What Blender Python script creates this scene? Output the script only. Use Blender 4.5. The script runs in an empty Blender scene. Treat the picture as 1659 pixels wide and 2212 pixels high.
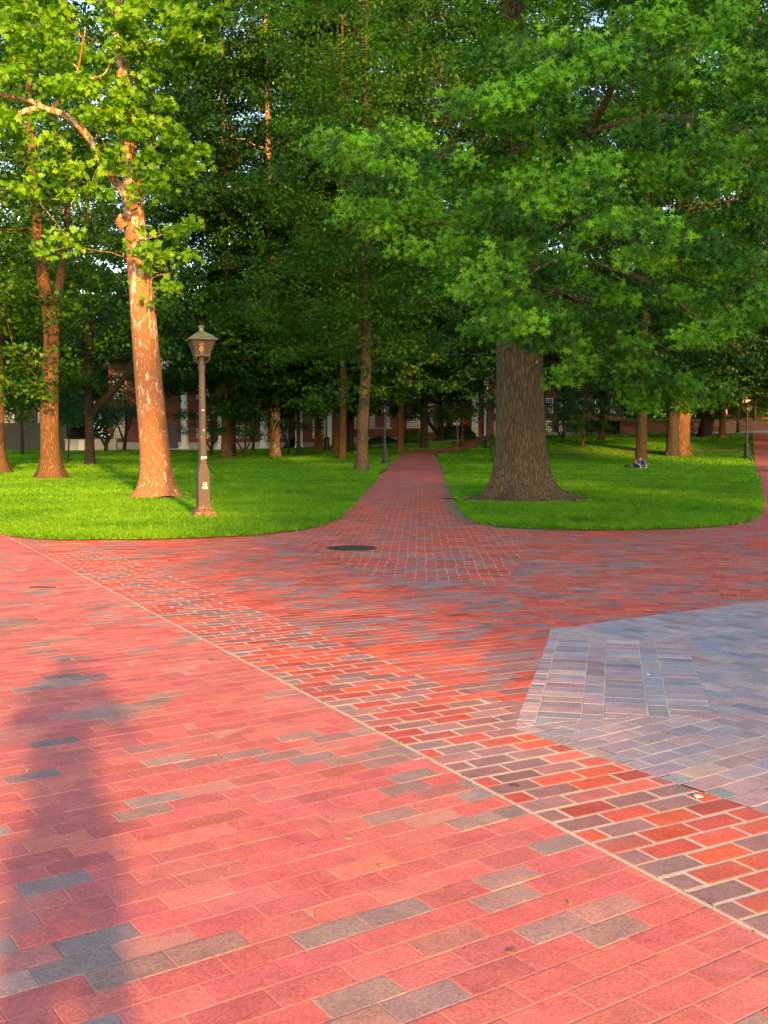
import bpy, bmesh, math, random
import numpy as np
from mathutils import Vector, Matrix
from mathutils.geometry import tessellate_polygon
R_ = math.radians
rng = np.random.default_rng(7)
random.seed(7)
S = bpy.context.scene
COL = S.collection

# ------------------------------------------------------------------ camera model (photo measured at 1659 x 2212)
F, CU, CV, CH = 2236.0, 829.5, 1106.0, 1.6
PITCH = math.atan((1106 - 950) / F)
def sstep(a, b, t):
    t = np.clip((t - a) / (b - a), 0, 1)
    return t * t * (3 - 2 * t)
def terr(x, y):
    """height of the college green: flat plaza and lawns, rising gently towards the halls, more so on the right"""
    far = np.interp(x, [-60, -16, -8, 5, 36, 80], [.55, .6, .85, 1.85, 2.5, 3.2])
    return sstep(60, 108, y) * far
def ray(u, v):
    x = (u - CU) / F; w = (CV - v) / F
    c, s = math.cos(PITCH), math.sin(PITCH)
    return np.array([x, c + w * s, -s + w * c])
def P(u, v, Y):
    d = ray(u, v); return np.array([0, 0, CH]) + d * (Y / d[1])
def G(u, v):
    d = ray(u, v); last = None
    for Y in np.arange(1.5, 220, .1):
        p = np.array([0, 0, CH]) + d * (Y / d[1])
        if p[2] <= terr(p[0], p[1]):
            return np.array([p[0], p[1], float(terr(p[0], p[1]))])
    p = np.array([0, 0, CH]) + d * (120 / d[1]); return p
def ppm(Y): return F / Y            # photo pixels per metre at depth Y

# ------------------------------------------------------------------ mesh helpers
def link(o, parent=None):
    COL.objects.link(o)
    if parent is not None: o.parent = parent
    return o
def tag(o, label=None, cat=None, group=None, kind=None):
    if label: o['label'] = label
    if cat: o['category'] = cat
    if group: o['group'] = group
    if kind: o['kind'] = kind
    return o
def empty(name, loc, label, cat, group=None, rz=0):
    o = bpy.data.objects.new(name, None); COL.objects.link(o)
    o.location = loc; o.rotation_euler = (0, 0, rz)
    return tag(o, label, cat, group)
def mesh_np(name, V, tris=None, quads=None, mat=None, smooth=False, attrs=None, matidx=None):
    me = bpy.data.meshes.new(name)
    V = np.asarray(V, dtype=np.float32)
    nt = 0 if tris is None else len(tris); nq = 0 if quads is None else len(quads)
    me.vertices.add(len(V)); me.vertices.foreach_set('co', V.ravel())
    loops = []
    if nt: loops.append(np.asarray(tris, dtype=np.int32).ravel())
    if nq: loops.append(np.asarray(quads, dtype=np.int32).ravel())
    loops = np.concatenate(loops)
    me.loops.add(len(loops)); me.loops.foreach_set('vertex_index', loops)
    me.polygons.add(nt + nq)
    st = np.concatenate([np.arange(nt) * 3, nt * 3 + np.arange(nq) * 4]).astype(np.int32)
    tot = np.concatenate([np.full(nt, 3), np.full(nq, 4)]).astype(np.int32)
    me.polygons.foreach_set('loop_start', st)
    try: me.polygons.foreach_set('loop_total', tot)
    except Exception: pass
    me.polygons.foreach_set('use_smooth', np.full(nt + nq, smooth, dtype=bool))
    for m in (mat if isinstance(mat, (list, tuple)) else [mat]):
        if m: me.materials.append(m)
    if matidx is not None: me.polygons.foreach_set('material_index', np.asarray(matidx, dtype=np.int32))
    for k, a in (attrs or {}).items():
        a = np.asarray(a, dtype=np.float32)
        if a.ndim == 2:
            at = me.attributes.new(k, 'FLOAT_COLOR', 'POINT')
            at.data.foreach_set('color', np.concatenate([a, np.ones((len(a), 1), np.float32)], 1).ravel())
        else:
            at = me.attributes.new(k, 'FLOAT', 'POINT'); at.data.foreach_set('value', a)
    me.update(calc_edges=True); me.validate()
    return me
class MB:
    """collects simple shapes and links them as ONE mesh object"""
    def __init__(s): s.v = []; s.f = []; s.n = 0
    def add(s, v, f):
        v = np.asarray(v, float); s.v.append(v); s.f += [tuple(i + s.n for i in q) for q in f]; s.n += len(v); return s
    def box(s, a, b, M=None):
        x0, y0, z0 = a; x1, y1, z1 = b
        v = np.array([(x0,y0,z0),(x1,y0,z0),(x1,y1,z0),(x0,y1,z0),(x0,y0,z1),(x1,y0,z1),(x1,y1,z1),(x0,y1,z1)], float)
        if M is not None: v = np.array([M @ Vector(p) for p in v])
        return s.add(v, [(0,3,2,1),(4,5,6,7),(0,1,5,4),(1,2,6,5),(2,3,7,6),(3,0,4,7)])
    def loft(s, rings, cap=True):
        """rings: list of (n,3) loops of equal n"""
        n = len(rings[0]); v = np.concatenate([np.asarray(r, float) for r in rings]); f = []
        for i in range(len(rings) - 1):
            for j in range(n):
                k = (j + 1) % n
                f.append((i*n+j, i*n+k, (i+1)*n+k, (i+1)*n+j))
        if cap:
            f.append(tuple(range(n - 1, -1, -1))); f.append(tuple((len(rings)-1)*n + j for j in range(n)))
        return s.add(v, f)
    def lathe(s, prof, n=12, c=(0,0,0), rot=0, cap=True):
        a = np.arange(n) * 2 * math.pi / n + rot
        return s.loft([np.stack([c[0] + r*np.cos(a), c[1] + r*np.sin(a), np.full(n, c[2] + z)], 1) for r, z in prof], cap)
    def tube(s, pts, rad, n=8, cap=True):
        V, Q = tube(pts, rad, n); f = [tuple(q) for q in Q]
        if cap: f += [tuple(range(n-1,-1,-1)), tuple(range(len(V)-n, len(V)))]
        return s.add(V, f)
    def build(s, name, mat, parent=None, smooth=False, bevel=0):
        me = bpy.data.meshes.new(name)
        me.from_pydata(np.concatenate(s.v).tolist(), [], s.f)
        for m in (mat if isinstance(mat, (list, tuple)) else [mat]): me.materials.append(m)
        if smooth: me.polygons.foreach_set('use_smooth', [True]*len(me.polygons))
        me.update()
        o = bpy.data.objects.new(name, me); link(o, parent)
        if bevel:
            b = o.modifiers.new('b', 'BEVEL'); b.width = bevel; b.segments = 2; b.limit_method = 'ANGLE'; b.angle_limit = R_(40)
        return o
def frames(pts):
    pts = np.asarray(pts, float); t = np.gradient(pts, axis=0); t /= np.linalg.norm(t, axis=1)[:, None] + 1e-9
    ref = np.array([1, 0, 0.]) if abs(t[0][0]) < .8 else np.array([0, 1., 0])
    a = ref - t * (t @ ref)[:, None]; a /= np.linalg.norm(a, axis=1)[:, None] + 1e-9
    return t, a, np.cross(t, a)
def tube(pts, rad, n=8, mod=None):
    pts = np.asarray(pts, float); rad = np.asarray(rad, float)
    t, a, b = frames(pts)
    ang = np.arange(n) * 2 * math.pi / n
    r = rad[:, None] * np.ones((1, n)) if mod is None else rad[:, None] * mod(pts, ang)
    V = pts[:, None, :] + r[..., None] * (np.cos(ang)[None, :, None]*a[:, None, :] + np.sin(ang)[None, :, None]*b[:, None, :])
    m = len(pts); j = np.arange(n); k = (j + 1) % n
    Q = np.concatenate([np.stack([i*n + j, i*n + k, (i+1)*n + k, (i+1)*n + j], 1) for i in range(m - 1)])
    return V.reshape(-1, 3), Q
def spline(pts, n=24):
    pts = np.asarray(pts, float); m = len(pts)
    p = np.concatenate([2*pts[:1] - pts[1:2], pts, 2*pts[-1:] - pts[-2:-1]])
    out = []
    for s in np.linspace(0, m - 1 - 1e-6, n):
        i = int(s); f = s - i; a, b, c, d = p[i], p[i+1], p[i+2], p[i+3]
        out.append(.5*((2*b) + (c-a)*f + (2*a-5*b+4*c-d)*f*f + (3*b-a-3*c+d)*f**3))
    return np.array(out)

# ------------------------------------------------------------------ materials
def new_mat(name):
    m = bpy.data.materials.new(name); m.use_nodes = True
    nt = m.node_tree; nt.nodes.clear()
    out = nt.nodes.new('ShaderNodeOutputMaterial')
    return m, nt, out
class N:
    def __init__(s, nt): s.nt = nt
    def __call__(s, typ, ins=None, **kw):
        n = s.nt.nodes.new('ShaderNode' + typ)
        for k, v in kw.items(): setattr(n, k, v)
        for k, v in (ins or {}).items():
            if isinstance(v, bpy.types.NodeSocket): s.nt.links.new(v, n.inputs[k])
            else: n.inputs[k].default_value = v
        return n
    def ramp(s, fac, stops, interp='LINEAR'):
        n = s.nt.nodes.new('ShaderNodeValToRGB'); n.color_ramp.interpolation = interp
        e = n.color_ramp.elements
        while len(e) < len(stops): e.new(.5)
        for i, (p, c) in enumerate(stops):
            e[i].position = p; e[i].color = (*c, 1) if len(c) == 3 else c
        s.nt.links.new(fac, n.inputs[0]); return n.outputs[0]
    def mix(s, fac, a, b, blend='MIX'):
        n = s.nt.nodes.new('ShaderNodeMix'); n.data_type = 'RGBA'; n.blend_type = blend
        for i, v in ((0, fac), (6, a), (7, b)):
            if isinstance(v, bpy.types.NodeSocket): s.nt.links.new(v, n.inputs[i])
            else: n.inputs[i].default_value = v if i == 0 else (*v, 1)
        return n.outputs[2]
    def noise(s, co, scale, detail=4, rough=.55, out=0):
        return s('TexNoise', {'Vector': co, 'Scale': scale, 'Detail': detail, 'Roughness': rough}).outputs[out]
    def co(s, kind='Object', scale=(1,1,1)):
        t = s('TexCoord')
        return s('Mapping', {'Vector': t.outputs[kind], 'Scale': scale}).outputs[0]
    def bump(s, h, strength=.3, dist=.02):
        return s('Bump', {'Height': h, 'Strength': strength, 'Distance': dist}).outputs[0]
def finish(nt, out, bsdf): nt.links.new(bsdf.outputs[0], out.inputs['Surface'])
def plain(name, col, rough=.7, metal=0, var=.12, nscale=12, bump=.1, spec=.3):
    m, nt, out = new_mat(name); n = N(nt); co = n.co()
    f = n.noise(co, nscale)
    c = n.mix(f, [max(0, x*(1-var*2)) for x in col], [min(1, x*(1+var*2)) for x in col])
    b = n('BsdfPrincipled', {'Base Color': c, 'Roughness': rough, 'Metallic': metal, 'Specular IOR Level': spec, 'Normal': n.bump(f, bump)})
    finish(nt, out, b); return m
def leaf_mat(name, ca, cb, trans=.35, tcol=None, rough=.5, spec=.35):
    m, nt, out = new_mat(name); n = N(nt)
    a = n('Attribute', attribute_name='rnd').outputs['Fac']
    c = n.mix(a, ca, cb)
    tc = n.mix(a, [x*1.3 for x in (tcol or ca)], [x*1.3 for x in (tcol or cb)])
    p = n('BsdfPrincipled', {'Base Color': c, 'Roughness': rough, 'Specular IOR Level': spec})
    t = n('BsdfTranslucent', {'Color': tc})
    x = n('MixShader', {'Fac': trans}); nt.links.new(p.outputs[0], x.inputs[1]); nt.links.new(t.outputs[0], x.inputs[2])
    finish(nt, out, x); return m
def bark_mat(name, ca, cb, cc, vs=5, bump=.9, moss=None):
    m, nt, out = new_mat(name); n = N(nt)
    co = n.co('Object', (vs, vs, vs*.16)); co2 = n.co('Object', (1.3, 1.3, .8))
    ridge = n.noise(co, 2.2, 6, .65); big = n.noise(co2, 1.0, 3)
    v = n('TexVoronoi', {'Vector': co, 'Scale': 3.2}, feature='DISTANCE_TO_EDGE').outputs[0]
    vr = n.ramp(v, [(0, (0,0,0)), (.22, (1,1,1))])
    c = n.mix(ridge, ca, cb)
    c = n.mix(n.ramp(big, [(.42, (0,0,0)), (.65, (1,1,1))]), c, cc)
    c = n.mix(.55, c, n.mix(1.0, c, vr, 'MULTIPLY'))
    h = n('Math', {0: n.mix(.5, (0,0,0), ridge, 'ADD'), 1: vr}, operation='ADD').outputs[0]
    b = n('BsdfPrincipled', {'Base Color': c, 'Roughness': .92, 'Specular IOR Level': .15, 'Normal': n.bump(h, bump, .03)})
    finish(nt, out, b); return m
def sycamore_mat(name, z0=2.0, z1=9.5):
    """flaking plane bark: tan-orange plates low on the trunk, cream and grey patches higher up"""
    m, nt, out = new_mat(name); n = N(nt)
    co = n.co('Object', (1, 1, .32)); sep = n('SeparateXYZ', {0: n('TexCoord').outputs['Object']})
    h = n('MapRange', {0: sep.outputs[2], 1: z0, 2: z1, 3: 0., 4: 1.}).outputs[0]
    warp = n.noise(co, 9, 3, out=1); wco = n.mix(.10, co, warp, 'ADD')
    p = n.noise(wco, 10.5, 5, .66); q = n.noise(wco, 12, 4, .6)
    big = n.noise(n.co('Object', (1, 1, .35)), 2.1, 3)
    pa = n('Math', {0: p, 1: n('Math', {0: h, 1: .11}, operation='MULTIPLY').outputs[0]}, operation='ADD').outputs[0]
    pa = n('Math', {0: pa, 1: n('Math', {0: n('Math', {0: big, 1: .5}, operation='SUBTRACT').outputs[0], 1: .55}, operation='MULTIPLY').outputs[0]}, operation='ADD').outputs[0]
    fl = n.ramp(n.noise(n.co('Object', (1, 1, .4)), 24, 4, .7), [(.60, (0,0,0)), (.63, (1,1,1))])
    mask = n.mix(1., n.ramp(pa, [(.622, (0,0,0)), (.642, (1,1,1))]), fl, 'ADD'); mask = n.ramp(mask, [(0, (0,0,0)), (1, (1,1,1))])
    mask2 = n.ramp(q, [(.50, (0,0,0)), (.54, (1,1,1))])
    plate = n.mix(n.noise(n.co('Object', (1,1,.5)), 16, 3), (.19,.070,.027), (.34,.150,.068))
    cream = n.mix(n.noise(co, 7, 3), (.46,.34,.25), (.60,.48,.37))
    grey = n.mix(n.noise(co, 6, 3), (.26,.24,.20), (.42,.39,.34))
    light = n.mix(n('Math', {0: mask2, 1: h}, operation='MULTIPLY').outputs[0], cream, grey)
    c = n.mix(mask, plate, light)
    fine = n.noise(n.co('Object', (1,1,.6)), 40, 4)
    hh = n('Math', {0: n('Math', {0: mask, 1: -.6}, operation='MULTIPLY').outputs[0], 1: fine}, operation='ADD').outputs[0]
    b = n('BsdfPrincipled', {'Base Color': c, 'Roughness': .85, 'Specular IOR Level': .15, 'Normal': n.bump(hh, .5, .02)})
    finish(nt, out, b); return m
def brick_mat(name, rough=.85, speck=.85, dust=None):
    m, nt, out = new_mat(name); n = N(nt); co = n.co('Object')
    col = n('Attribute', attribute_name='Col').outputs['Color']
    f = n.noise(co, 90, 6, .7); g = n.noise(co, 7, 5, .6); k = n.noise(co, 1.1, 4, .6)
    c = n.mix(1.0, col, n.ramp(f, [(.25, (1-speck*.6,)*3), (.5, (1,1,1)), (.75, (1+speck*.5,)*3)]), 'MULTIPLY')
    c = n.mix(1.0, c, n.ramp(g, [(.3, (.82,.82,.84)), (.7, (1.14,1.1,1.08))]), 'MULTIPLY')
    # pale sand and lime rubbed over the faces in patches
    c = n.mix(n.ramp(k, [(.50, (0,0,0)), (.80, (.34,.34,.34))]), c, dust or (.42,.32,.29))
    gr = n.noise(co, .75, 5, .65); c = n.mix(n.ramp(gr, [(.48, (0,0,0)), (.72, (.50,.50,.50))]), c, (.26,.135,.13))   # trodden-in grime
    vo = n('TexVoronoi', {'Vector': co, 'Scale': 1.25, 'Randomness': 1.})
    sp = n.ramp(vo.outputs['Distance'], [(.030, (.65,.65,.65)), (.044, (0,0,0))])
    c = n.mix(sp, c, (.05,.03,.035))                       # old gum and oil spots
    scr = n.noise(n.co('Object', (60, 7, 1)), 2.5, 5, .7)
    c = n.mix(n.ramp(scr, [(.60, (0,0,0)), (.76, (.34,.34,.34))]), c, (.62,.55,.52))
    hb = n('Math', {0: f, 1: g}, operation='ADD').outputs[0]
    b = n('BsdfPrincipled', {'Base Color': c, 'Roughness': rough, 'Specular IOR Level': .25, 'Normal': n.bump(hb, .35, .004)})
    finish(nt, out, b); return m
def ground_mat(name, ca, cb, cc, sc=1.0, bump=.5, bd=.03):
    m, nt, out = new_mat(name); n = N(nt); co = n.co('Object')
    a = n.noise(co, .35*sc, 5, .6); b_ = n.noise(co, 9*sc, 4, .7); d = n.noise(co, 45*sc, 3, .7)
    c = n.mix(a, ca, cb); c = n.mix(n.ramp(b_, [(.45, (0,0,0)), (.75, (.6,.6,.6))]), c, cc)
    c = n.mix(1.0, c, n.ramp(d, [(.3, (.7,.7,.7)), (.7, (1.25,1.25,1.25))]), 'MULTIPLY')
    hb = n('Math', {0: b_, 1: d}, operation='ADD').outputs[0]
    b = n('BsdfPrincipled', {'Base Color': c, 'Roughness': .95, 'Specular IOR Level': .1, 'Normal': n.bump(hb, bump, bd)})
    finish(nt, out, b); return m
def wall_brick_mat(name, c1, c2, mortar, sc=1.0):
    m, nt, out = new_mat(name); n = N(nt)
    t = n('TexCoord'); sep = n('SeparateXYZ', {0: t.outputs['Object']})
    h = n('Math', {0: sep.outputs[0], 1: sep.outputs[1]}, operation='ADD').outputs[0]
    v = n('CombineXYZ', {0: h, 1: sep.outputs[2]}).outputs[0]
    b_ = n('TexBrick', {'Vector': v, 'Color1': (*c1, 1), 'Color2': (*c2, 1), 'Mortar': (*mortar, 1), 'Scale': sc,
                        'Mortar Size': .012, 'Brick Width': .22, 'Row Height': .075, 'Bias': 0.})
    nz = n.noise(t.outputs['Object'], .8, 5)
    c = n.mix(1.0, b_.outputs[0], n.ramp(nz, [(.3, (.8,.8,.8)), (.7, (1.15,1.1,1.1))]), 'MULTIPLY')
    b = n('BsdfPrincipled', {'Base Color': c, 'Roughness': .9, 'Specular IOR Level': .2, 'Normal': n.bump(b_.outputs[1], .2, .01)})
    finish(nt, out, b); return m
def glass_mat(name, tint=(.9,.92,.9), gloss=.18, dirt=.12, dcol=(.4,.36,.3)):
    m, nt, out = new_mat(name); n = N(nt)
    t = n('BsdfTransparent', {'Color': (*tint, 1)}); g = n('BsdfGlossy', {'Color': (.9,.9,.9,1), 'Roughness': .06})
    d = n('BsdfDiffuse', {'Color': (*dcol, 1)})
    x = n('MixShader', {'Fac': gloss}); nt.links.new(t.outputs[0], x.inputs[1]); nt.links.new(g.outputs[0], x.inputs[2])
    y = n('MixShader', {'Fac': dirt}); nt.links.new(x.outputs[0], y.inputs[1]); nt.links.new(d.outputs[0], y.inputs[2])
    finish(nt, out, y); return m
M = {}
M['brick_walk'] = brick_mat('walk brick', dust=(.46,.30,.27))
M['brick_plaza'] = brick_mat('plaza brick', dust=(.38,.27,.25))
M['brick_blue'] = brick_mat('blue paver', dust=(.42,.40,.42))
M['sand_joint'] = ground_mat('sand joint', (.46,.385,.30), (.58,.50,.41), (.36,.31,.22), 4, .3, .003)
M['tight_joint'] = ground_mat('tight joint', (.44,.155,.12), (.54,.31,.26), (.42,.13,.10), 4, .3, .003)
M['dark_joint'] = ground_mat('dark joint', (.14,.13,.13), (.40,.36,.33), (.10,.11,.08), 4, .3, .003)
M['lawn'] = ground_mat('lawn turf', (.050,.175,.003), (.085,.225,.005), (.07,.16,.006), 1.0, .6, .04)
M['soil'] = ground_mat('bare soil', (.25,.17,.105), (.34,.24,.155), (.18,.125,.08), 2.0, .5, .02)
M['grass'] = leaf_mat('grass blade', (.030,.145,.002), (.165,.37,.008), .30, rough=.6, spec=.2)
M['path'] = None
M['oak_bark'] = bark_mat('oak bark', (.070,.048,.028), (.21,.148,.086), (.15,.115,.07))
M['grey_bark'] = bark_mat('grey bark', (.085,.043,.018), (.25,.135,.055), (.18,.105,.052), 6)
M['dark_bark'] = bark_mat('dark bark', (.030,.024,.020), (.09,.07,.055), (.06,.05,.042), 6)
M['sycamore'] = sycamore_mat('plane bark', 2.0, 8.0)
M['pale_bark'] = sycamore_mat('pale plane bark', -4.0, 3.0)
M['leaf_syc'] = leaf_mat('plane leaf', (.095,.26,.004), (.20,.40,.010), .48)
M['leaf_oak'] = leaf_mat('pin oak leaf', (.014,.068,.002), (.145,.40,.010), .28, rough=.48, spec=.2)
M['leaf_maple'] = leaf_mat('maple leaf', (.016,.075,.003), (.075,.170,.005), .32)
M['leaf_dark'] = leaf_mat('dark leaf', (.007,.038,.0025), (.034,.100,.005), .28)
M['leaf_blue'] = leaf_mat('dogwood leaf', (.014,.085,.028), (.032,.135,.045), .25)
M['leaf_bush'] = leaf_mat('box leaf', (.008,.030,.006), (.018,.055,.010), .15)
M['dead_leaf'] = leaf_mat('dead leaf', (.30,.17,.06), (.42,.30,.12), .2, rough=.8)
def lamp_paint_mat():
    m, nt, out = new_mat('old brown paint'); n = N(nt); co = n.co(); f = n.noise(co, 9); g = n.noise(co, 26, 5, .7)
    z = n('SeparateXYZ', {0: n('TexCoord').outputs['Object']}).outputs[2]
    low = n('MapRange', {0: z, 1: .05, 2: .55, 3: .16, 4: -.08}).outputs[0]
    k = n.ramp(n('Math', {0: g, 1: low}, operation='ADD').outputs[0], [(.60, (0,0,0)), (.68, (1,1,1))])
    c = n.mix(k, n.mix(f, (.038,.029,.025), (.062,.046,.040)), n.mix(g, (.16,.06,.02), (.30,.14,.05)))
    finish(nt, out, n('BsdfPrincipled', {'Base Color': c, 'Roughness': .6, 'Specular IOR Level': .35, 'Normal': n.bump(g, .15, .005)})); return m
M['lamp_paint'] = lamp_paint_mat()
M['lamp_black'] = plain('black lamp paint', (.020,.020,.022), .5, 0, .2, 9, .1, .4)
M['lamp_roof'] = plain('weathered copper', (.10,.115,.075), .55, .1, .2, 7, .15, .4)
_rust = plain('rust', (.20,.085,.03), .85, 0, .35, 22, .3)
M['glass'] = glass_mat('lantern glass', (.86,.80,.70), .12, .07, (.42,.34,.26))
M['white'] = plain('white paint', (.80,.79,.77), .6, 0, .04, 3, .03)
M['stone'] = plain('pale stone', (.50,.48,.44), .85, 0, .12, 2, .1)
M['pane'] = plain('dark window glass', (.10,.13,.17), .12, 0, .15, .8, 0, .8)
M['hall_brick'] = wall_brick_mat('hall brick', (.25,.048,.036), (.19,.038,.030), (.26,.17,.14))
M['dark_hall_brick'] = wall_brick_mat('dark hall brick', (.17,.055,.045), (.13,.045,.038), (.22,.17,.15))
M['wall_brick'] = wall_brick_mat('retaining brick', (.17,.062,.048), (.11,.045,.038), (.22,.17,.14))
M['slate'] = plain('slate', (.10,.105,.115), .8, 0, .2, 3, .2)
M['iron'] = plain('cast iron', (.045,.043,.045), .6, .3, .25, 30, .4)
M['paper'] = plain('paper', (.82,.80,.78), .7, 0, .05, 30, .05)

# ------------------------------------------------------------------ ground sheet
def grid(xs, ys, zf):
    X, Y = np.meshgrid(xs, ys); V = np.stack([X, Y, zf(X, Y)], -1).reshape(-1, 3)
    nx, ny = len(xs), len(ys); i = np.arange(nx - 1)[None, :] + nx*np.arange(ny - 1)[:, None]; i = i.ravel()
    return V, np.stack([i, i+1, i+nx+1, i+nx], 1)
V, Q = grid(np.concatenate([[-900, -400, -200], np.arange(-120, 121, 4), [200, 400, 900]]),
            np.concatenate([[-500, -200, -80, -30, 0, 20, 40], np.arange(56, 150, 2), [160, 200, 400, 900]]), terr)
tag(link(bpy.data.objects.new('ground', mesh_np('ground', V, quads=Q, mat=M['lawn'], smooth=True))), 'level green of mown grass rising gently to the brick halls', None, None, 'structure')

# ------------------------------------------------------------------ brick paving, every brick modelled
def clip_half(poly, a, b, keep_left=True):
    """part of a convex polygon left (or right) of the line a->b"""
    s = 1 if keep_left else -1; out = []; n = len(poly)
    d = [s*((b[0]-a[0])*(p[1]-a[1]) - (b[1]-a[1])*(p[0]-a[0])) for p in poly]
    for i in range(n):
        j = (i+1) % n
        if d[i] >= 0: out.append(poly[i])
        if (d[i] >= 0) != (d[j] >= 0):
            t = d[i]/(d[i]-d[j]); out.append((poly[i][0]+t*(poly[j][0]-poly[i][0]), poly[i][1]+t*(poly[j][1]-poly[i][1])))
    return out
def parea(p): return .5*sum(p[i][0]*p[(i+1)%len(p)][1]-p[(i+1)%len(p)][0]*p[i][1] for i in range(len(p)))
def ccw(p): return list(p) if parea(p) > 0 else list(p)[::-1]
def clip_in(poly, conv):
    for i in range(len(conv)):
        poly = clip_half(poly, conv[i], conv[(i+1)%len(conv)])
        if len(poly) < 3: return []
    return poly
def clip_out(poly, conv):
    res = []; cur = poly
    for i in range(len(conv)):
        a, b = conv[i], conv[(i+1)%len(conv)]
        o = clip_half(cur, a, b, False)
        if len(o) >= 3 and abs(parea(o)) > 4e-4: res.append(o)
        cur = clip_half(cur, a, b)
        if len(cur) < 3: break
    return res
def sd_in(P_, conv):
    """signed distance-like: min over edges, >0 inside"""
    d = np.full(len(P_), 1e9)
    for i in range(len(conv)):
        a = np.array(conv[i]); b = np.array(conv[(i+1)%len(conv)]); e = (b-a)/np.linalg.norm(b-a)
        d = np.minimum(d, e[0]*(P_[:,1]-a[1]) - e[1]*(P_[:,0]-a[0]))
    return d
def shrink(poly, k):
    c = np.mean(poly, axis=0); n = len(poly); out = []
    for i in range(n):
        p0, p1, p2 = np.array(poly[i-1]), np.array(poly[i]), np.array(poly[(i+1)%n])
        e1 = p1-p0; e2 = p2-p1; l1 = np.linalg.norm(e1); l2 = np.linalg.norm(e2)
        if l1 < 1e-6 or l2 < 1e-6: out.append(tuple(p1)); continue
        n1 = np.array([-e1[1], e1[0]])/l1; n2 = np.array([-e2[1], e2[0]])/l2
        den = 1 + n1@n2
        if den < .15: out.append(tuple(p1 + (c-p1)*.1)); continue
        o = p1 + k*(n1+n2)/den; out.append(tuple(o))
    return out
def vnoise(x, y, seed):
    def h(i, j): 
        v = np.sin(i*127.1 + j*311.7 + seed*74.7)*43758.5453; return v - np.floor(v)
    i = np.floor(x); j = np.floor(y); fx = x-i; fy = y-j; fx = fx*fx*(3-2*fx); fy = fy*fy*(3-2*fy)
    return (h(i,j)*(1-fx)+h(i+1,j)*fx)*(1-fy) + (h(i,j+1)*(1-fx)+h(i+1,j+1)*fx)*fy
ZB = .014
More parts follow.
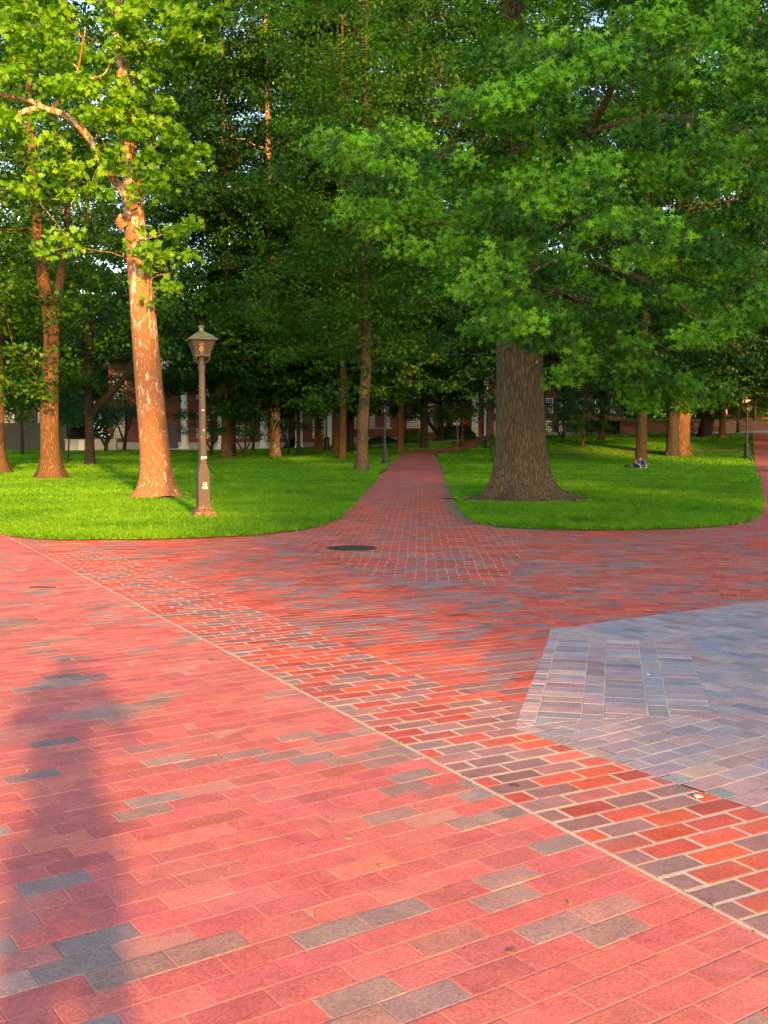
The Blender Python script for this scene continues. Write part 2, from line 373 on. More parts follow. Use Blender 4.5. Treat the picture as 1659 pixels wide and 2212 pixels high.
def pave(name, label, conv, higher, layout, o, dirv, joint, colour, mat, mortar, zm, seed):
    """layout: 'run' (running bond along dirv) or 'herring'; conv: convex outline; higher: outlines already paved"""
    conv = ccw([tuple(p[:2]) for p in conv]); o = np.array(o[:2], float)
    e = np.array(dirv, float); e /= np.linalg.norm(e); f = np.array([-e[1], e[0]])
    r = np.random.default_rng(seed)
    C = np.array(conv); loc = np.stack([(C-o)@e, (C-o)@f], 1); lo = loc.min(0)-.4; hi = loc.max(0)+.4
    bricks = []
    BL, BW = .25, .125
    if layout == 'run':
        j0, j1 = int(lo[1]/BW), int(hi[1]/BW)+1
        for j in range(j0, j1):
            off = (.5*(j % 2) + r.normal(0, .035))*BL
            i = np.arange(int((lo[0]-off)/BL)-1, int((hi[0]-off)/BL)+1)
            for k in i: bricks.append((k*BL+off, j*BW, BL, BW))
    elif layout == 'stack':       # bands of stacked bricks: wide bands across, narrow bands along
        x = 0; widths = [.11, .25, .125, .25, .125, .25, .125]; kinds = [2, 1, 0, 1, 0, 1, 0]
        for wd, kd in zip(widths, kinds):
            y = lo[1] - r.random()*.1
            st = {0: .25, 1: .125, 2: .10}[kd]
            while y < hi[1]:
                bricks.append((x, y, wd, st)); y += st
            x += wd
    else:
        i0, i1 = int(lo[0]/BW)-2, int(hi[0]/BW)+2; j0, j1 = int(lo[1]/BW)-2, int(hi[1]/BW)+2
        for i in range(i0, i1):
            for j in range(j0, j1):
                k = (i-j) % 4
                if k == 0: bricks.append((i*BW, j*BW, BL, BW))
                elif k == 3: bricks.append((i*BW, j*BW, BW, BL))
    B = np.array(bricks)
    cen = o + (B[:,0]+B[:,2]/2)[:,None]*e + (B[:,1]+B[:,3]/2)[:,None]*f
    d = sd_in(cen, conv); B = B[d > -.13]; cen = cen[d > -.13]; d = d[d > -.13]
    hs = [ccw([tuple(p[:2]) for p in h]) for h in higher]
    dh = [sd_in(cen, h) for h in hs]
    cols = colour(cen, r)
    Vs, Fs, Cs = [], [], []; nv = 0
    for q in range(len(B)):
        if any(x[q] > .13 for x in dh): continue
        a, b, w, l = B[q]; jx = r.normal(0, joint*.18, 4)
        g = joint/2
        pts = [(a+g+jx[0], b+g+jx[1]), (a+w-g+jx[2], b+g+jx[1]), (a+w-g+jx[2], b+l-g+jx[3]), (a+g+jx[0], b+l-g+jx[3])]
        poly = [tuple(o + p[0]*e + p[1]*f) for p in pts]
        polys = [poly]
        if d[q] < .13: 
            poly = clip_in(poly, conv); polys = [poly] if len(poly) >= 3 and abs(parea(poly)) > 1.2e-3 else []
        for h, x in zip(hs, dh):
            if x[q] > -.13: polys = [w_ for p in polys for w_ in clip_out(p, h)]
        dist = math.hypot(*cen[q])
        dz = r.normal(0, .0006); tx, ty = r.normal(0, .0028, 2)
        for p in polys:
            p = [p[i] for i in range(len(p)) if math.dist(p[i], p[i-1]) > .004]
            if len(p) < 3: continue
            p = ccw(p); n = len(p)
            zt = [ZB + dz + tx*(x-cen[q][0]) + ty*(y-cen[q][1]) for x, y in p]
            if dist < 15:
                inn = shrink(p, .004)
                Vs += [(x, y, z) for (x, y), z in zip(inn, zt)] + [(x, y, z-.0016) for (x, y), z in zip(p, zt)] + [(x, y, -.002) for x, y in p]
                Fs.append(tuple(nv+i for i in range(n)))
                for i in range(n):
                    j = (i+1) % n
                    Fs.append((nv+n+i, nv+n+j, nv+j, nv+i)); Fs.append((nv+2*n+i, nv+2*n+j, nv+n+j, nv+n+i))
                nv += 3*n; Cs += [cols[q]]*(3*n)
            else:
                Vs += [(x, y, z) for (x, y), z in zip(p, zt)] + [(x, y, -.002) for x, y in p]
                Fs.append(tuple(nv+i for i in range(n)))
                for i in range(n):
                    j = (i+1) % n; Fs.append((nv+n+i, nv+n+j, nv+j, nv+i))
                nv += 2*n; Cs += [cols[q]]*(2*n)
    me = bpy.data.meshes.new(name); me.from_pydata(Vs, [], Fs); me.materials.append(mat)
    at = me.attributes.new('Col', 'FLOAT_COLOR', 'POINT')
    at.data.foreach_set('color', np.concatenate([np.array(Cs, np.float32), np.ones((len(Cs), 1), np.float32)], 1).ravel())
    me.update()
    ob = tag(link(bpy.data.objects.new(name, me)), label, None, None, 'structure')
    bed = bpy.data.meshes.new('joint_bed'); bed.from_pydata([(x, y, zm) for x, y in conv], [], [tuple(range(len(conv)))]); bed.materials.append(mortar)
    link(bpy.data.objects.new('joint_bed', bed), ob)
    return ob
def palette(base, jitter, grey=None, gamt=.15, gclump=1.2, greyset=None, seed=1, r2=None):
    base = np.array(base)
    def fn(c, r):
        n = len(c); k = base[r.integers(0, len(base), n)] * (1 + r.normal(0, jitter, (n, 1))) * (1 + r.normal(0, .04, (n, 3)))
        if greyset is not None:
            g = np.array(greyset); nz = vnoise(c[:,0]*gclump, c[:,1]*gclump, seed)*.48 + r.random(n)*.52
            th = np.quantile(nz, 1-gamt); f = np.clip((nz-th+.02)/.05, 0, 1)[:, None]*r.uniform(.85, 1, (n, 1))
            k = k*(1-f) + f*.92*g[r.integers(0, len(g), n)]*(1 + r.normal(0, .10, (n, 1)))
        return np.clip(k, .01, .9)
    return fn
g2 = lambda u, v: G(u, v)[:2]
L0 = np.array([1.19, 3.2]); La = g2(25, 1166); Lb = g2(1655, 2058)
nL = (La - Lb)/np.linalg.norm(La - Lb); cL = np.array([nL[1], -nL[0]])      # along the kerbless edge / across it
at = lambda s, t: Lb + nL*s + cL*t
RED = [(.55,.142,.120), (.52,.130,.116), (.58,.156,.126), (.53,.128,.118), (.49,.120,.108)]
GREYS = [(.34,.215,.185), (.30,.22,.20), (.37,.23,.195), (.27,.215,.205)]
DARKRED = [(.52,.095,.060), (.47,.082,.055), (.56,.10,.055), (.43,.078,.060), (.50,.110,.074)]
PURPLE = [(.30,.165,.165), (.25,.15,.152), (.33,.185,.175), (.28,.19,.192)]
BLUE = [(.32,.265,.29), (.35,.255,.275), (.30,.265,.295), (.25,.26,.31), (.37,.26,.27), (.32,.265,.285), (.30,.27,.30), (.38,.28,.27)]
E0, E1, E2, E3 = g2(1112, 1580), g2(1190, 1366), g2(1659, 1302), g2(1659, 1782)
e_bot = (E3-E0); e_top = (E2-E1)
regE = [E0, E0 + e_bot*2.2, E0 + e_bot*2.2 + np.array([8., 3.]), E1 + e_top*2.4, E1]
regP = [g2(1112, 1578), g2(1540, 1557), g2(1482, 1398), g2(1192, 1372)]      # the patch of stacked bands in the corner of the blue field
dP = np.array([.22, 1.]); dP /= np.linalg.norm(dP)
regC = [g2(640, 1172), g2(800, 1246), g2(1085, 1272), g2(1150, 1160), g2(985, 1040), g2(945, 985), g2(870, 985), g2(780, 1050)]
def hull(pts):
    pts = sorted(map(tuple, pts)); 
    def half(p):
        o = []
        for q in p:
            while len(o) > 1 and (o[-1][0]-o[-2][0])*(q[1]-o[-2][1])-(o[-1][1]-o[-2][1])*(q[0]-o[-2][0]) <= 0: o.pop()
            o.append(q)
        return o
    a, b = half(pts), half(pts[::-1]); return a[:-1]+b[:-1]
regC = hull(regC); regE = hull(regE)
regR = hull([g2(1560, 1300), g2(1500, 1150), g2(1580, 1100), np.array([20., 56.]), np.array([27., 56.]), np.array([9., 9.2])])
wB = .90
regB1 = [at(-6, .022), at(-6, wB), at(30, wB), at(30, .022)]
regA = [at(-6, 0), at(30, 0), np.array([-34., 24.]), np.array([-16., -3.])]
regA = hull([p for p in regA])
regD = hull([g2(1085, 1272), g2(1190, 1362), np.array([11., 10.]), np.array([13., 20.]), g2(1180, 1146), g2(1130, 1165)])
regB2 = [at(-3, wB+.001), np.array([12., 1.]), np.array([14., 22.]), np.array([-10., 24.5]), at(26, wB+.001)]
regB2 = hull(regB2)
pave('blue_brick_patch', 'bands of stacked blue and mauve pavers in a corner of the crossing', regP, [], 'stack', regP[0] + dP*0, np.array([dP[1], -dP[0]]), .005, palette(BLUE, .14), M['brick_blue'], M['sand_joint'], .0122, 11)
ub = e_bot/np.linalg.norm(e_bot); nb_ = np.array([ub[1], -ub[0]]); nb_ = nb_ if nb_ @ (E1-E0) > 0 else -nb_
regE2 = hull([E0, E0+e_bot*2.2, E0+e_bot*2.2+nb_*1.02, E0+nb_*1.02+ub*.15])
pave('blue_brick_border', 'mauve pavers laid crosswise along the edge of the blue field', regE2, [regP], 'run', E0, nb_, .006, palette(BLUE, .10), M['brick_blue'], M['sand_joint'], .0118, 19)
pave('blue_brick_paving', 'greyed blue and mauve pavers laid in diagonal courses', regE, [regP, regE2], 'run', E0, ub, .006, palette(BLUE, .10), M['brick_blue'], M['dark_joint'], .0112, 12)
pave('path_brick_paving', 'red bricks laid across the path', regC, [regE], 'run', g2(860, 1200), (1, -.034), .012, palette(DARKRED, .12, gamt=.22, gclump=1.6, greyset=PURPLE, seed=3), M['brick_plaza'], M['sand_joint'], .0119, 13)
pave('side_path_brick_paving', 'red bricks laid across the path at the right', regR, [regE, regC], 'run', g2(1640, 1150), (1, -.356), .010, palette(DARKRED, .12, gamt=.25, gclump=1.6, greyset=PURPLE, seed=4), M['brick_plaza'], M['tight_joint'], .0115, 14)
pave('edge_brick_paving', 'red and purple bricks with wide sandy joints', regB1, [regE], 'run', at(0, 0), cL, .0150, palette(DARKRED, .12, gamt=.44, gclump=2.6, greyset=PURPLE, seed=5), M['brick_plaza'], M['sand_joint'], .0118, 15)
pave('right_brick_paving', 'red and purple bricks on the right of the crossing', regD, [regE, regC, regR, regB1], 'run', g2(1300, 1250), (1, -.06), .008, palette(DARKRED, .12, gamt=.30, gclump=1.3, greyset=PURPLE, seed=6), M['brick_plaza'], M['tight_joint'], .0113, 16)
pave('crossing_brick_paving', 'red and purple bricks in the middle of the crossing', regB2, [regE, regC, regR, regB1, regD], 'run', at(0, 1.0), cL + nL*-.03, .009, palette(DARKRED, .13, gamt=.36, gclump=1.5, greyset=PURPLE, seed=7), M['brick_plaza'], M['tight_joint'], .0110, 17)
pave('walk_brick_paving', 'close-laid red bricks of the walk with scattered grey ones', regA, [], 'run', at(0, 0), cL + nL*.10, .0028, palette(RED, .06, gamt=.20, gclump=3.2, greyset=GREYS, seed=8), M['brick_walk'], M['tight_joint'], .0124, 18)

_me = bpy.data.meshes.new('joint_sand'); _me.from_pydata([(-14, .5, .0092), (14, .5, .0092), (14, 24, .0092), (-14, 24, .0092)], [], [(0, 1, 2, 3)]); _me.materials.append(M['tight_joint'])
tag(link(bpy.data.objects.new('joint_sand', _me)), 'bedding sand under the bricks of the crossing', None, None, 'structure')
_q = [at(-6, -.006), at(-6, .03), at(30, .03), at(30, -.006)]
_me = bpy.data.meshes.new('sand_strip'); _me.from_pydata([(x, y, .0108) for x, y in ccw([tuple(p) for p in _q])], [], [(0, 1, 2, 3)]); _me.materials.append(M['sand_joint'])
tag(link(bpy.data.objects.new('sand_strip', _me)), 'sandy joint along the straight edge of the walk', None, None, 'structure')
# ------------------------------------------------------------------ lawns, soil
def smooth_outline(pts, n, jit=.06):
    p = spline(list(pts), n); r = np.random.default_rng(len(pts))
    w = np.convolve(r.normal(0, 1, len(p)), np.ones(3)/3, 'same')
    p[:, :2] += w[:, None]*jit*np.array([.6, .8]); return p
def sheet(name, label, outline, z, mat, kind='structure', skirt=True):
    o2 = [tuple(p[:2]) for p in outline]; o2 = ccw(o2)
    tri = tessellate_polygon([[Vector((x, y, 0)) for x, y in o2]])
    n = len(o2); V = [(x, y, z) for x, y in o2]; Fc = [tuple(t) for t in tri]
    Fc = [f if parea([o2[i] for i in f]) > 0 else f[::-1] for f in Fc]
    if skirt:
        V += [(x, y, 0.0) for x, y in o2]
        Fc += [(n+i, n+(i+1)%n, (i+1)%n, i) for i in range(n)]
    me = bpy.data.meshes.new(name); me.from_pydata(V, [], Fc); me.materials.append(mat); me.update()
    return tag(link(bpy.data.objects.new(name, me)), label, None, None, kind)
ZL = .04
lawnL_px = [(-420, 1085), (-60, 1132), (0, 1146), (25, 1157), (60, 1165), (130, 1168), (220, 1168), (330, 1167), (430, 1164), (530, 1159), (610, 1151), (670, 1142), (715, 1125), (745, 1100), (775, 1070), (805, 1040), (832, 1012), (845, 1000)]
lawnR_px = [(948, 1000), (957, 1018), (968, 1035), (985, 1065), (1000, 1092), (1015, 1115), (1035, 1128), (1070, 1138), (1130, 1144), (1220, 1147), (1330, 1147), (1440, 1145), (1530, 1140), (1590, 1132), (1622, 1120), (1635, 1100), (1637, 1060), (1634, 1020), (1630, 995)]
def lawn_outline(px, n, close):
    p = [G(u, v) for u, v in px]
    return list(smooth_outline(p, n)) + close
outL = lawn_outline(lawnL_px, 150, [np.array([1.2, 66, 0]), np.array([-70., 66, 0]), np.array([-70., 22, 0])])
outR = lawn_outline(lawnR_px, 150, [np.array([20.6, 66, 0]), np.array([4.6, 66, 0])])
sheet('left_lawn', 'mown lawn left of the brick path', outL, ZL, M['lawn'])
sheet('right_lawn', 'mown lawn right of the brick path', outR, ZL, M['lawn'])
def inpoly(Pt, poly):
    x, y = Pt[:,0], Pt[:,1]; c = np.zeros(len(Pt), bool); q = np.array([p[:2] for p in poly]); j = len(q)-1
    for i in range(len(q)):
        xi, yi = q[i]; xj, yj = q[j]
        m = ((yi > y) != (yj > y)); c ^= m & (x < (xj-xi)*(y-yi)/(yj-yi+1e-12)+xi); j = i
    return c
def soil_patch(name, label, c, rx, ry, seed, z=ZL+.006):
    r = np.random.default_rng(seed); a = np.linspace(0, 2*math.pi, 60, endpoint=False)
    k = 1 + .16*np.sin(3*a+r.random()*6) + .10*np.sin(7*a+r.random()*6) + .06*r.normal(0, 1, 60)
    return sheet(name, label, [(c[0]+rx*k[i]*math.cos(t), c[1]+ry*k[i]*math.sin(t)) for i, t in enumerate(a)], z, M['soil'], 'structure', False)
OAK = G(1128, 1082); SYC = G(340, 1076)
soil_patch('soil', 'bare trodden soil round the big oak', OAK, 1.95, 1.5, 3)
soil_patch('soil', 'bare soil at the foot of the speckled plane tree', SYC, 1.0, .7, 4)
# trodden earth along the lawn edges
def rim(name, label, px, w0, w1, seed):
    p = spline([G(u, v) for u, v in px], 70); r = np.random.default_rng(seed)
    t = np.gradient(p[:, :2], axis=0); t /= np.linalg.norm(t, axis=1)[:, None]; nn = np.stack([t[:,1], -t[:,0]], 1)
    wv = np.interp(np.linspace(0, 1, 70), [0, .5, 1], [w0, w1, w0])*(1+.35*np.convolve(r.normal(0, 1, 70), np.ones(3)/3, 'same'))
    sheet(name, label, [tuple(q) for q in np.concatenate([p[:, :2] + nn*.25, (p[:, :2] - nn*wv[:, None])[::-1]])], ZB+.006, M['soil'], 'structure', False)
def rim2(name, label, px, w0, w1, seed, side):
    p = spline([G(u, v) for u, v in px], 70); r = np.random.default_rng(seed)
    t = np.gradient(p[:, :2], axis=0); t /= np.linalg.norm(t, axis=1)[:, None]; nn = np.stack([t[:,1], -t[:,0]], 1)*side
    wv = np.interp(np.linspace(0, 1, 70), [0, .5, 1], [w0, w1, w0])*(1+.45*np.convolve(r.normal(0, 1, 70), np.ones(3)/3, 'same'))
    wv = np.maximum(wv, .01)
    sheet(name, label, [tuple(q) for q in np.concatenate([p[:, :2] - nn*.2, (p[:, :2] + nn*wv[:, None])[::-1]])], ZB+.006, M['soil'], 'structure', False)
rim2('soil', 'strip of dry earth along the left lawn edge', lawnL_px[2:16], .05, .09, 5, 1)
rim2('soil', 'worn earth where the right lawn meets the path', lawnR_px[1:9], .10, .38, 6, 1)
rim2('soil', 'strip of dry earth along the right lawn edge', lawnR_px[8:18], .04, .07, 7, 1)

farpath = [[G(*p) for p in q] for q in ([(829,1016),(846,1001),(858,990),(868,982),(880,975),(925,971),(972,967),(1000,957),(1036,945),(1062,945),(1046,955),(1030,963),(1010,971),(975,976),(942,981),(945,990),(950,1001),(957,1016)],
           [(1634,1030),(1629,975),(1626,955),(1625,934),(1720,934),(1760,975),(1830,1030)])]
# grass blades: a mass nobody could count
def blades(name, label, poly, bands, seed, extra_edge=None):
    r = np.random.default_rng(seed); q = np.array([p[:2] for p in poly])
    out = []
    for lo, hi, m in bands:
        xs = q[:,0]; half = hi*.40
        p = np.stack([r.uniform(max(xs.min(), -half), min(xs.max(), half), int(m*1.6)), r.uniform(lo, hi, int(m*1.6))], 1)
        out.append(p[inpoly(p, poly)][:m])
    p = np.concatenate(out)
    if extra_edge is not None:
        e = np.array([x[:2] for x in extra_edge]); i = r.integers(0, len(e)-1, 30000); f = r.random(30000)[:, None]
        k = e[i]*(1-f)+e[i+1]*f + r.normal(0, .065, (30000, 2)); k = k[(k[:,1] < 45)]; p = np.concatenate([p, k])
    p = p[(np.hypot(*(p-OAK[:2]).T) > 1.55 + .5*r.random(len(p))) & (np.hypot(*(p-SYC[:2]).T) > .80 + .3*r.random(len(p)))]
    p = p[~inpoly(p, farpath[0]) & ~inpoly(p, farpath[1])]
    m = len(p); patch = vnoise(p[:,0]*.8, p[:,1]*.8, 2); tuft = vnoise(p[:,0]*6, p[:,1]*6, 3); fine = vnoise(p[:,0]*17, p[:,1]*13, 5)
    keep = (tuft*.6+fine*.4+r.random(m)*.5 > .34); p = p[keep]; patch = patch[keep]; tuft = tuft[keep]; fine = fine[keep]; m = len(p)
    far = np.clip(p[:,1]/20, 1, 3.2)
    h = r.uniform(.018, .058, m)*(.35+.5*patch+1.0*tuft*fine*1.6)*far**.35; w = r.uniform(.004, .009, m)*1.4*far**1.3
    a = r.random(m)*2*math.pi; l = r.normal(0, .6, (m, 2))*h[:, None]
    b = np.concatenate([p, np.full((m, 1), ZL-.004)], 1); b[:,2] = np.maximum(b[:,2], terr(b[:,0], b[:,1]))
    sx = np.stack([np.cos(a)*w, np.sin(a)*w, np.zeros(m)], 1)
    tip = b + np.concatenate([l, h[:, None]], 1)
    V = np.stack([b-sx, b+sx, tip], 1).reshape(-1, 3)
    rnd = np.repeat(np.clip(patch*.55+fine*.5+tuft*.25+r.random(m)*.9-.65, 0, 1), 3)
    o = link(bpy.data.objects.new(name, mesh_np(name, V, tris=np.arange(3*m).reshape(-1, 3), mat=M['grass'], attrs={'rnd': rnd})))
    return tag(o, label, None, None, 'stuff')
blades('grass', 'short sunlit grass of the left lawn', outL, [(16, 20, 75000), (20, 26, 85000), (26, 36, 80000), (36, 48, 70000), (48, 66, 60000)], 21, outL[:140])
blades('grass', 'short shaded grass of the right lawn', outR, [(17, 21, 75000), (21, 27, 85000), (27, 38, 80000), (38, 50, 65000), (50, 66, 50000)], 22, outR[:140])

def far_blades():
    r = np.random.default_rng(23); p = np.stack([r.uniform(-46, 46, 190000), r.uniform(65.5, 103, 190000)], 1)
    p = p[(np.abs(p[:,0]) < p[:,1]*.40) & ~inpoly(p, farpath[0]) & ~inpoly(p, farpath[1])]; m = len(p)
    patch = vnoise(p[:,0]*.3, p[:,1]*.3, 2); h = r.uniform(.03, .08, m)*(.5+patch); w = r.uniform(.03, .06, m); a = r.random(m)*6.283
    b = np.stack([p[:,0], p[:,1], terr(p[:,0], p[:,1])-.004], 1); sx = np.stack([np.cos(a)*w, np.sin(a)*w, np.zeros(m)], 1)
    tip = b + np.concatenate([r.normal(0, .6, (m, 2))*h[:,None], h[:,None]], 1)
    V = np.stack([b-sx, b+sx, tip], 1).reshape(-1, 3)
    tag(link(bpy.data.objects.new('grass', mesh_np('grass', V, tris=np.arange(3*m).reshape(-1, 3), mat=M['grass'], attrs={'rnd': np.repeat(np.clip(patch*.7+r.random(m)*.6-.3, 0, 1), 3)}))), 'shaded grass rising to the halls', None, None, 'stuff')
far_blades()

# ------------------------------------------------------------------ leaves
def fan(half, cz=.35, fold=.25, droop=.18):
    o = np.array(half + [(-x, y) for x, y in half[::-1] if abs(x) > 1e-6])
    V = np.concatenate([[[0, cz]], o]); z = -fold*np.abs(V[:,0]) - droop*V[:,1]**2
    n = len(o); T = np.array([(0, 1+i, 1+(i+1)%n) for i in range(n)])
    return np.concatenate([V, z[:, None]], 1), T[:, [0, 2, 1]]
MAPLE = fan([(0,0),(.24,-.09),(.52,.12),(.36,.28),(.50,.62),(.22,.56),(0,1.02)], .34)
STAR = fan([(0,0),(.05,.16),(.40,.10),(.10,.36),(.52,.60),(.09,.66),(0,1.1)], .42, .15, .15)
DIAM = (np.array([(0,0,0),(.36,.45,-.10),(0,1,-.12),(-.36,.45,-.10)], float), np.array([(0,1,2),(0,2,3)]))
def norm(a): return a/(np.linalg.norm(a, axis=-1, keepdims=True)+1e-9)
def leaf_mesh(tpl, pos, nrm, tip, size, rnd):
    tv, tt = tpl; n = len(pos); k = len(tv)
    nrm = norm(nrm); tip = norm(tip - nrm*np.sum(tip*nrm, 1)[:, None]); side = np.cross(tip, nrm)
    V = (tv[None,:,0,None]*side[:,None,:] + tv[None,:,1,None]*tip[:,None,:] + tv[None,:,2,None]*nrm[:,None,:])*size[:,None,None] + pos[:,None,:]
    T = (tt[None] + (np.arange(n)*k)[:,None,None]).reshape(-1, 3)
    return V.reshape(-1, 3), T, np.repeat(rnd, k)
def spray_leaves(r, cen, rad, cnt, size, flat=.45, up=.8, out=.8, droop=.5, face=None):
    """leaves of twig ends: cen (m,3), rad (m,), cnt leaves each"""
    m = len(cen); i = np.repeat(np.arange(m), cnt)
    d = r.normal(0, 1, (len(i), 3)); d = norm(d)*(r.random((len(i), 1))**.5); d[:,2] *= flat
    pos = cen[i] + d*rad[i][:,None]
    pos[:,2] -= .35*rad[i]*(d[:,0]**2+d[:,1]**2)                     # twig ends droop
    nrm = r.normal(0, .55, (len(i), 3)) + np.array([0, 0, up]); tip = d*out + r.normal(0, .5, (len(i), 3)); tip[:,2] -= droop
    if face is not None: nrm += np.array(face)
    tone = np.clip(r.normal(.42, .32, m)[i] + r.normal(0, .16, len(i)), 0, 1)
    return pos, nrm, tip, size*r.uniform(.7, 1.2, len(i)), tone

# ------------------------------------------------------------------ wood: trunk with flare, limbs grown to the sprays
def trunk_tube(pts, rad, n=20, flare=.5, hf=.5, lobes=5, seed=0, seg=36, rough=.05):
    r = np.random.default_rng(seed); p = spline(pts, seg)
    # closer rings near the foot
    rr = np.interp(np.linspace(0, 1, seg), np.linspace(0, 1, len(rad)), rad); ph = r.random(4)*6.28
    z0 = p[0, 2]
    def mod(pt, a):
        h = (pt[:,2]-z0)[:,None]
        fl = flare*np.exp(-np.maximum(h, 0)/hf)
        lob = .42*np.sin(lobes*a+ph[0]) + .22*np.sin((lobes*2+1)*a+ph[1])
        wob = rough*(np.sin(2*a+ph[2]+h*.9) + .7*np.sin(5*a+ph[3]-h*.6)) 
        return 1 + fl*(1+lob) + wob + .25*fl*0
    return tube(p, rr, n, mod), p, rr
class Wood:
    def __init__(s): s.V = []; s.Q = []; s.n = 0; s.nodes = np.zeros((0, 3)); s.nr = np.zeros(0)
    def put(s, VQ):
        V, Q = VQ; s.V.append(V); s.Q.append(Q + s.n); s.n += len(V)
    def axis(s, p, r): s.nodes = np.concatenate([s.nodes, p]); s.nr = np.concatenate([s.nr, r])
    def grow(s, targets, r, zmin, tipr=.012, n=6, sag=.10, k=.013, minr=0):
        if not len(targets): return
        base = s.nodes[0]
        order = np.argsort(np.hypot(targets[:,0]-base[0], targets[:,1]-base[1]))
        for t in targets[order]:
            ok = (s.nodes[:,2] > zmin)
            d = np.linalg.norm(s.nodes - t, axis=1) + .9*np.maximum(0, s.nodes[:,2]-t[2]+.3) + np.where(ok, 0, 1e3)
            i = int(np.argmin(d)); a = s.nodes[i]; L = np.linalg.norm(t-a)
            if L < .15: continue
            r0 = min(s.nr[i]*.75, tipr + k*L); r0 = max(r0, tipr)
            m = max(3, min(8, int(L/.5)+2)); f = np.linspace(0, 1, m)[:, None]
            mid = (a+t)/2 + np.array([0, 0, sag*L]) + r.normal(0, .06*L, 3)
            p = (1-f)**2*a + 2*f*(1-f)*mid + f*f*t
            p[1:-1] += r.normal(0, .025*L, (m-2, 3))
            rr = np.linspace(r0, tipr*.7, m)
            if rr[0] > minr: s.put(tube(p, rr, n if r0 > .03 else 4))
            s.axis(p[1:], rr[1:])
    def obj(s, name, mat, parent, base):
        return link(bpy.data.objects.new(name, mesh_np(name, np.concatenate(s.V)-base, quads=np.concatenate(s.Q), mat=mat, smooth=True)), parent)
def crown_obj(parts, mat, parent, base, name='crown'):
    Vs, Ts, Rs = [], [], []; n = 0
    for V, T, rn in parts: Vs.append(V); Ts.append(T+n); Rs.append(rn); n += len(V)
    return link(bpy.data.objects.new(name, mesh_np(name, np.concatenate(Vs)-base, tris=np.concatenate(Ts), mat=mat, attrs={'rnd': np.concatenate(Rs)})), parent)

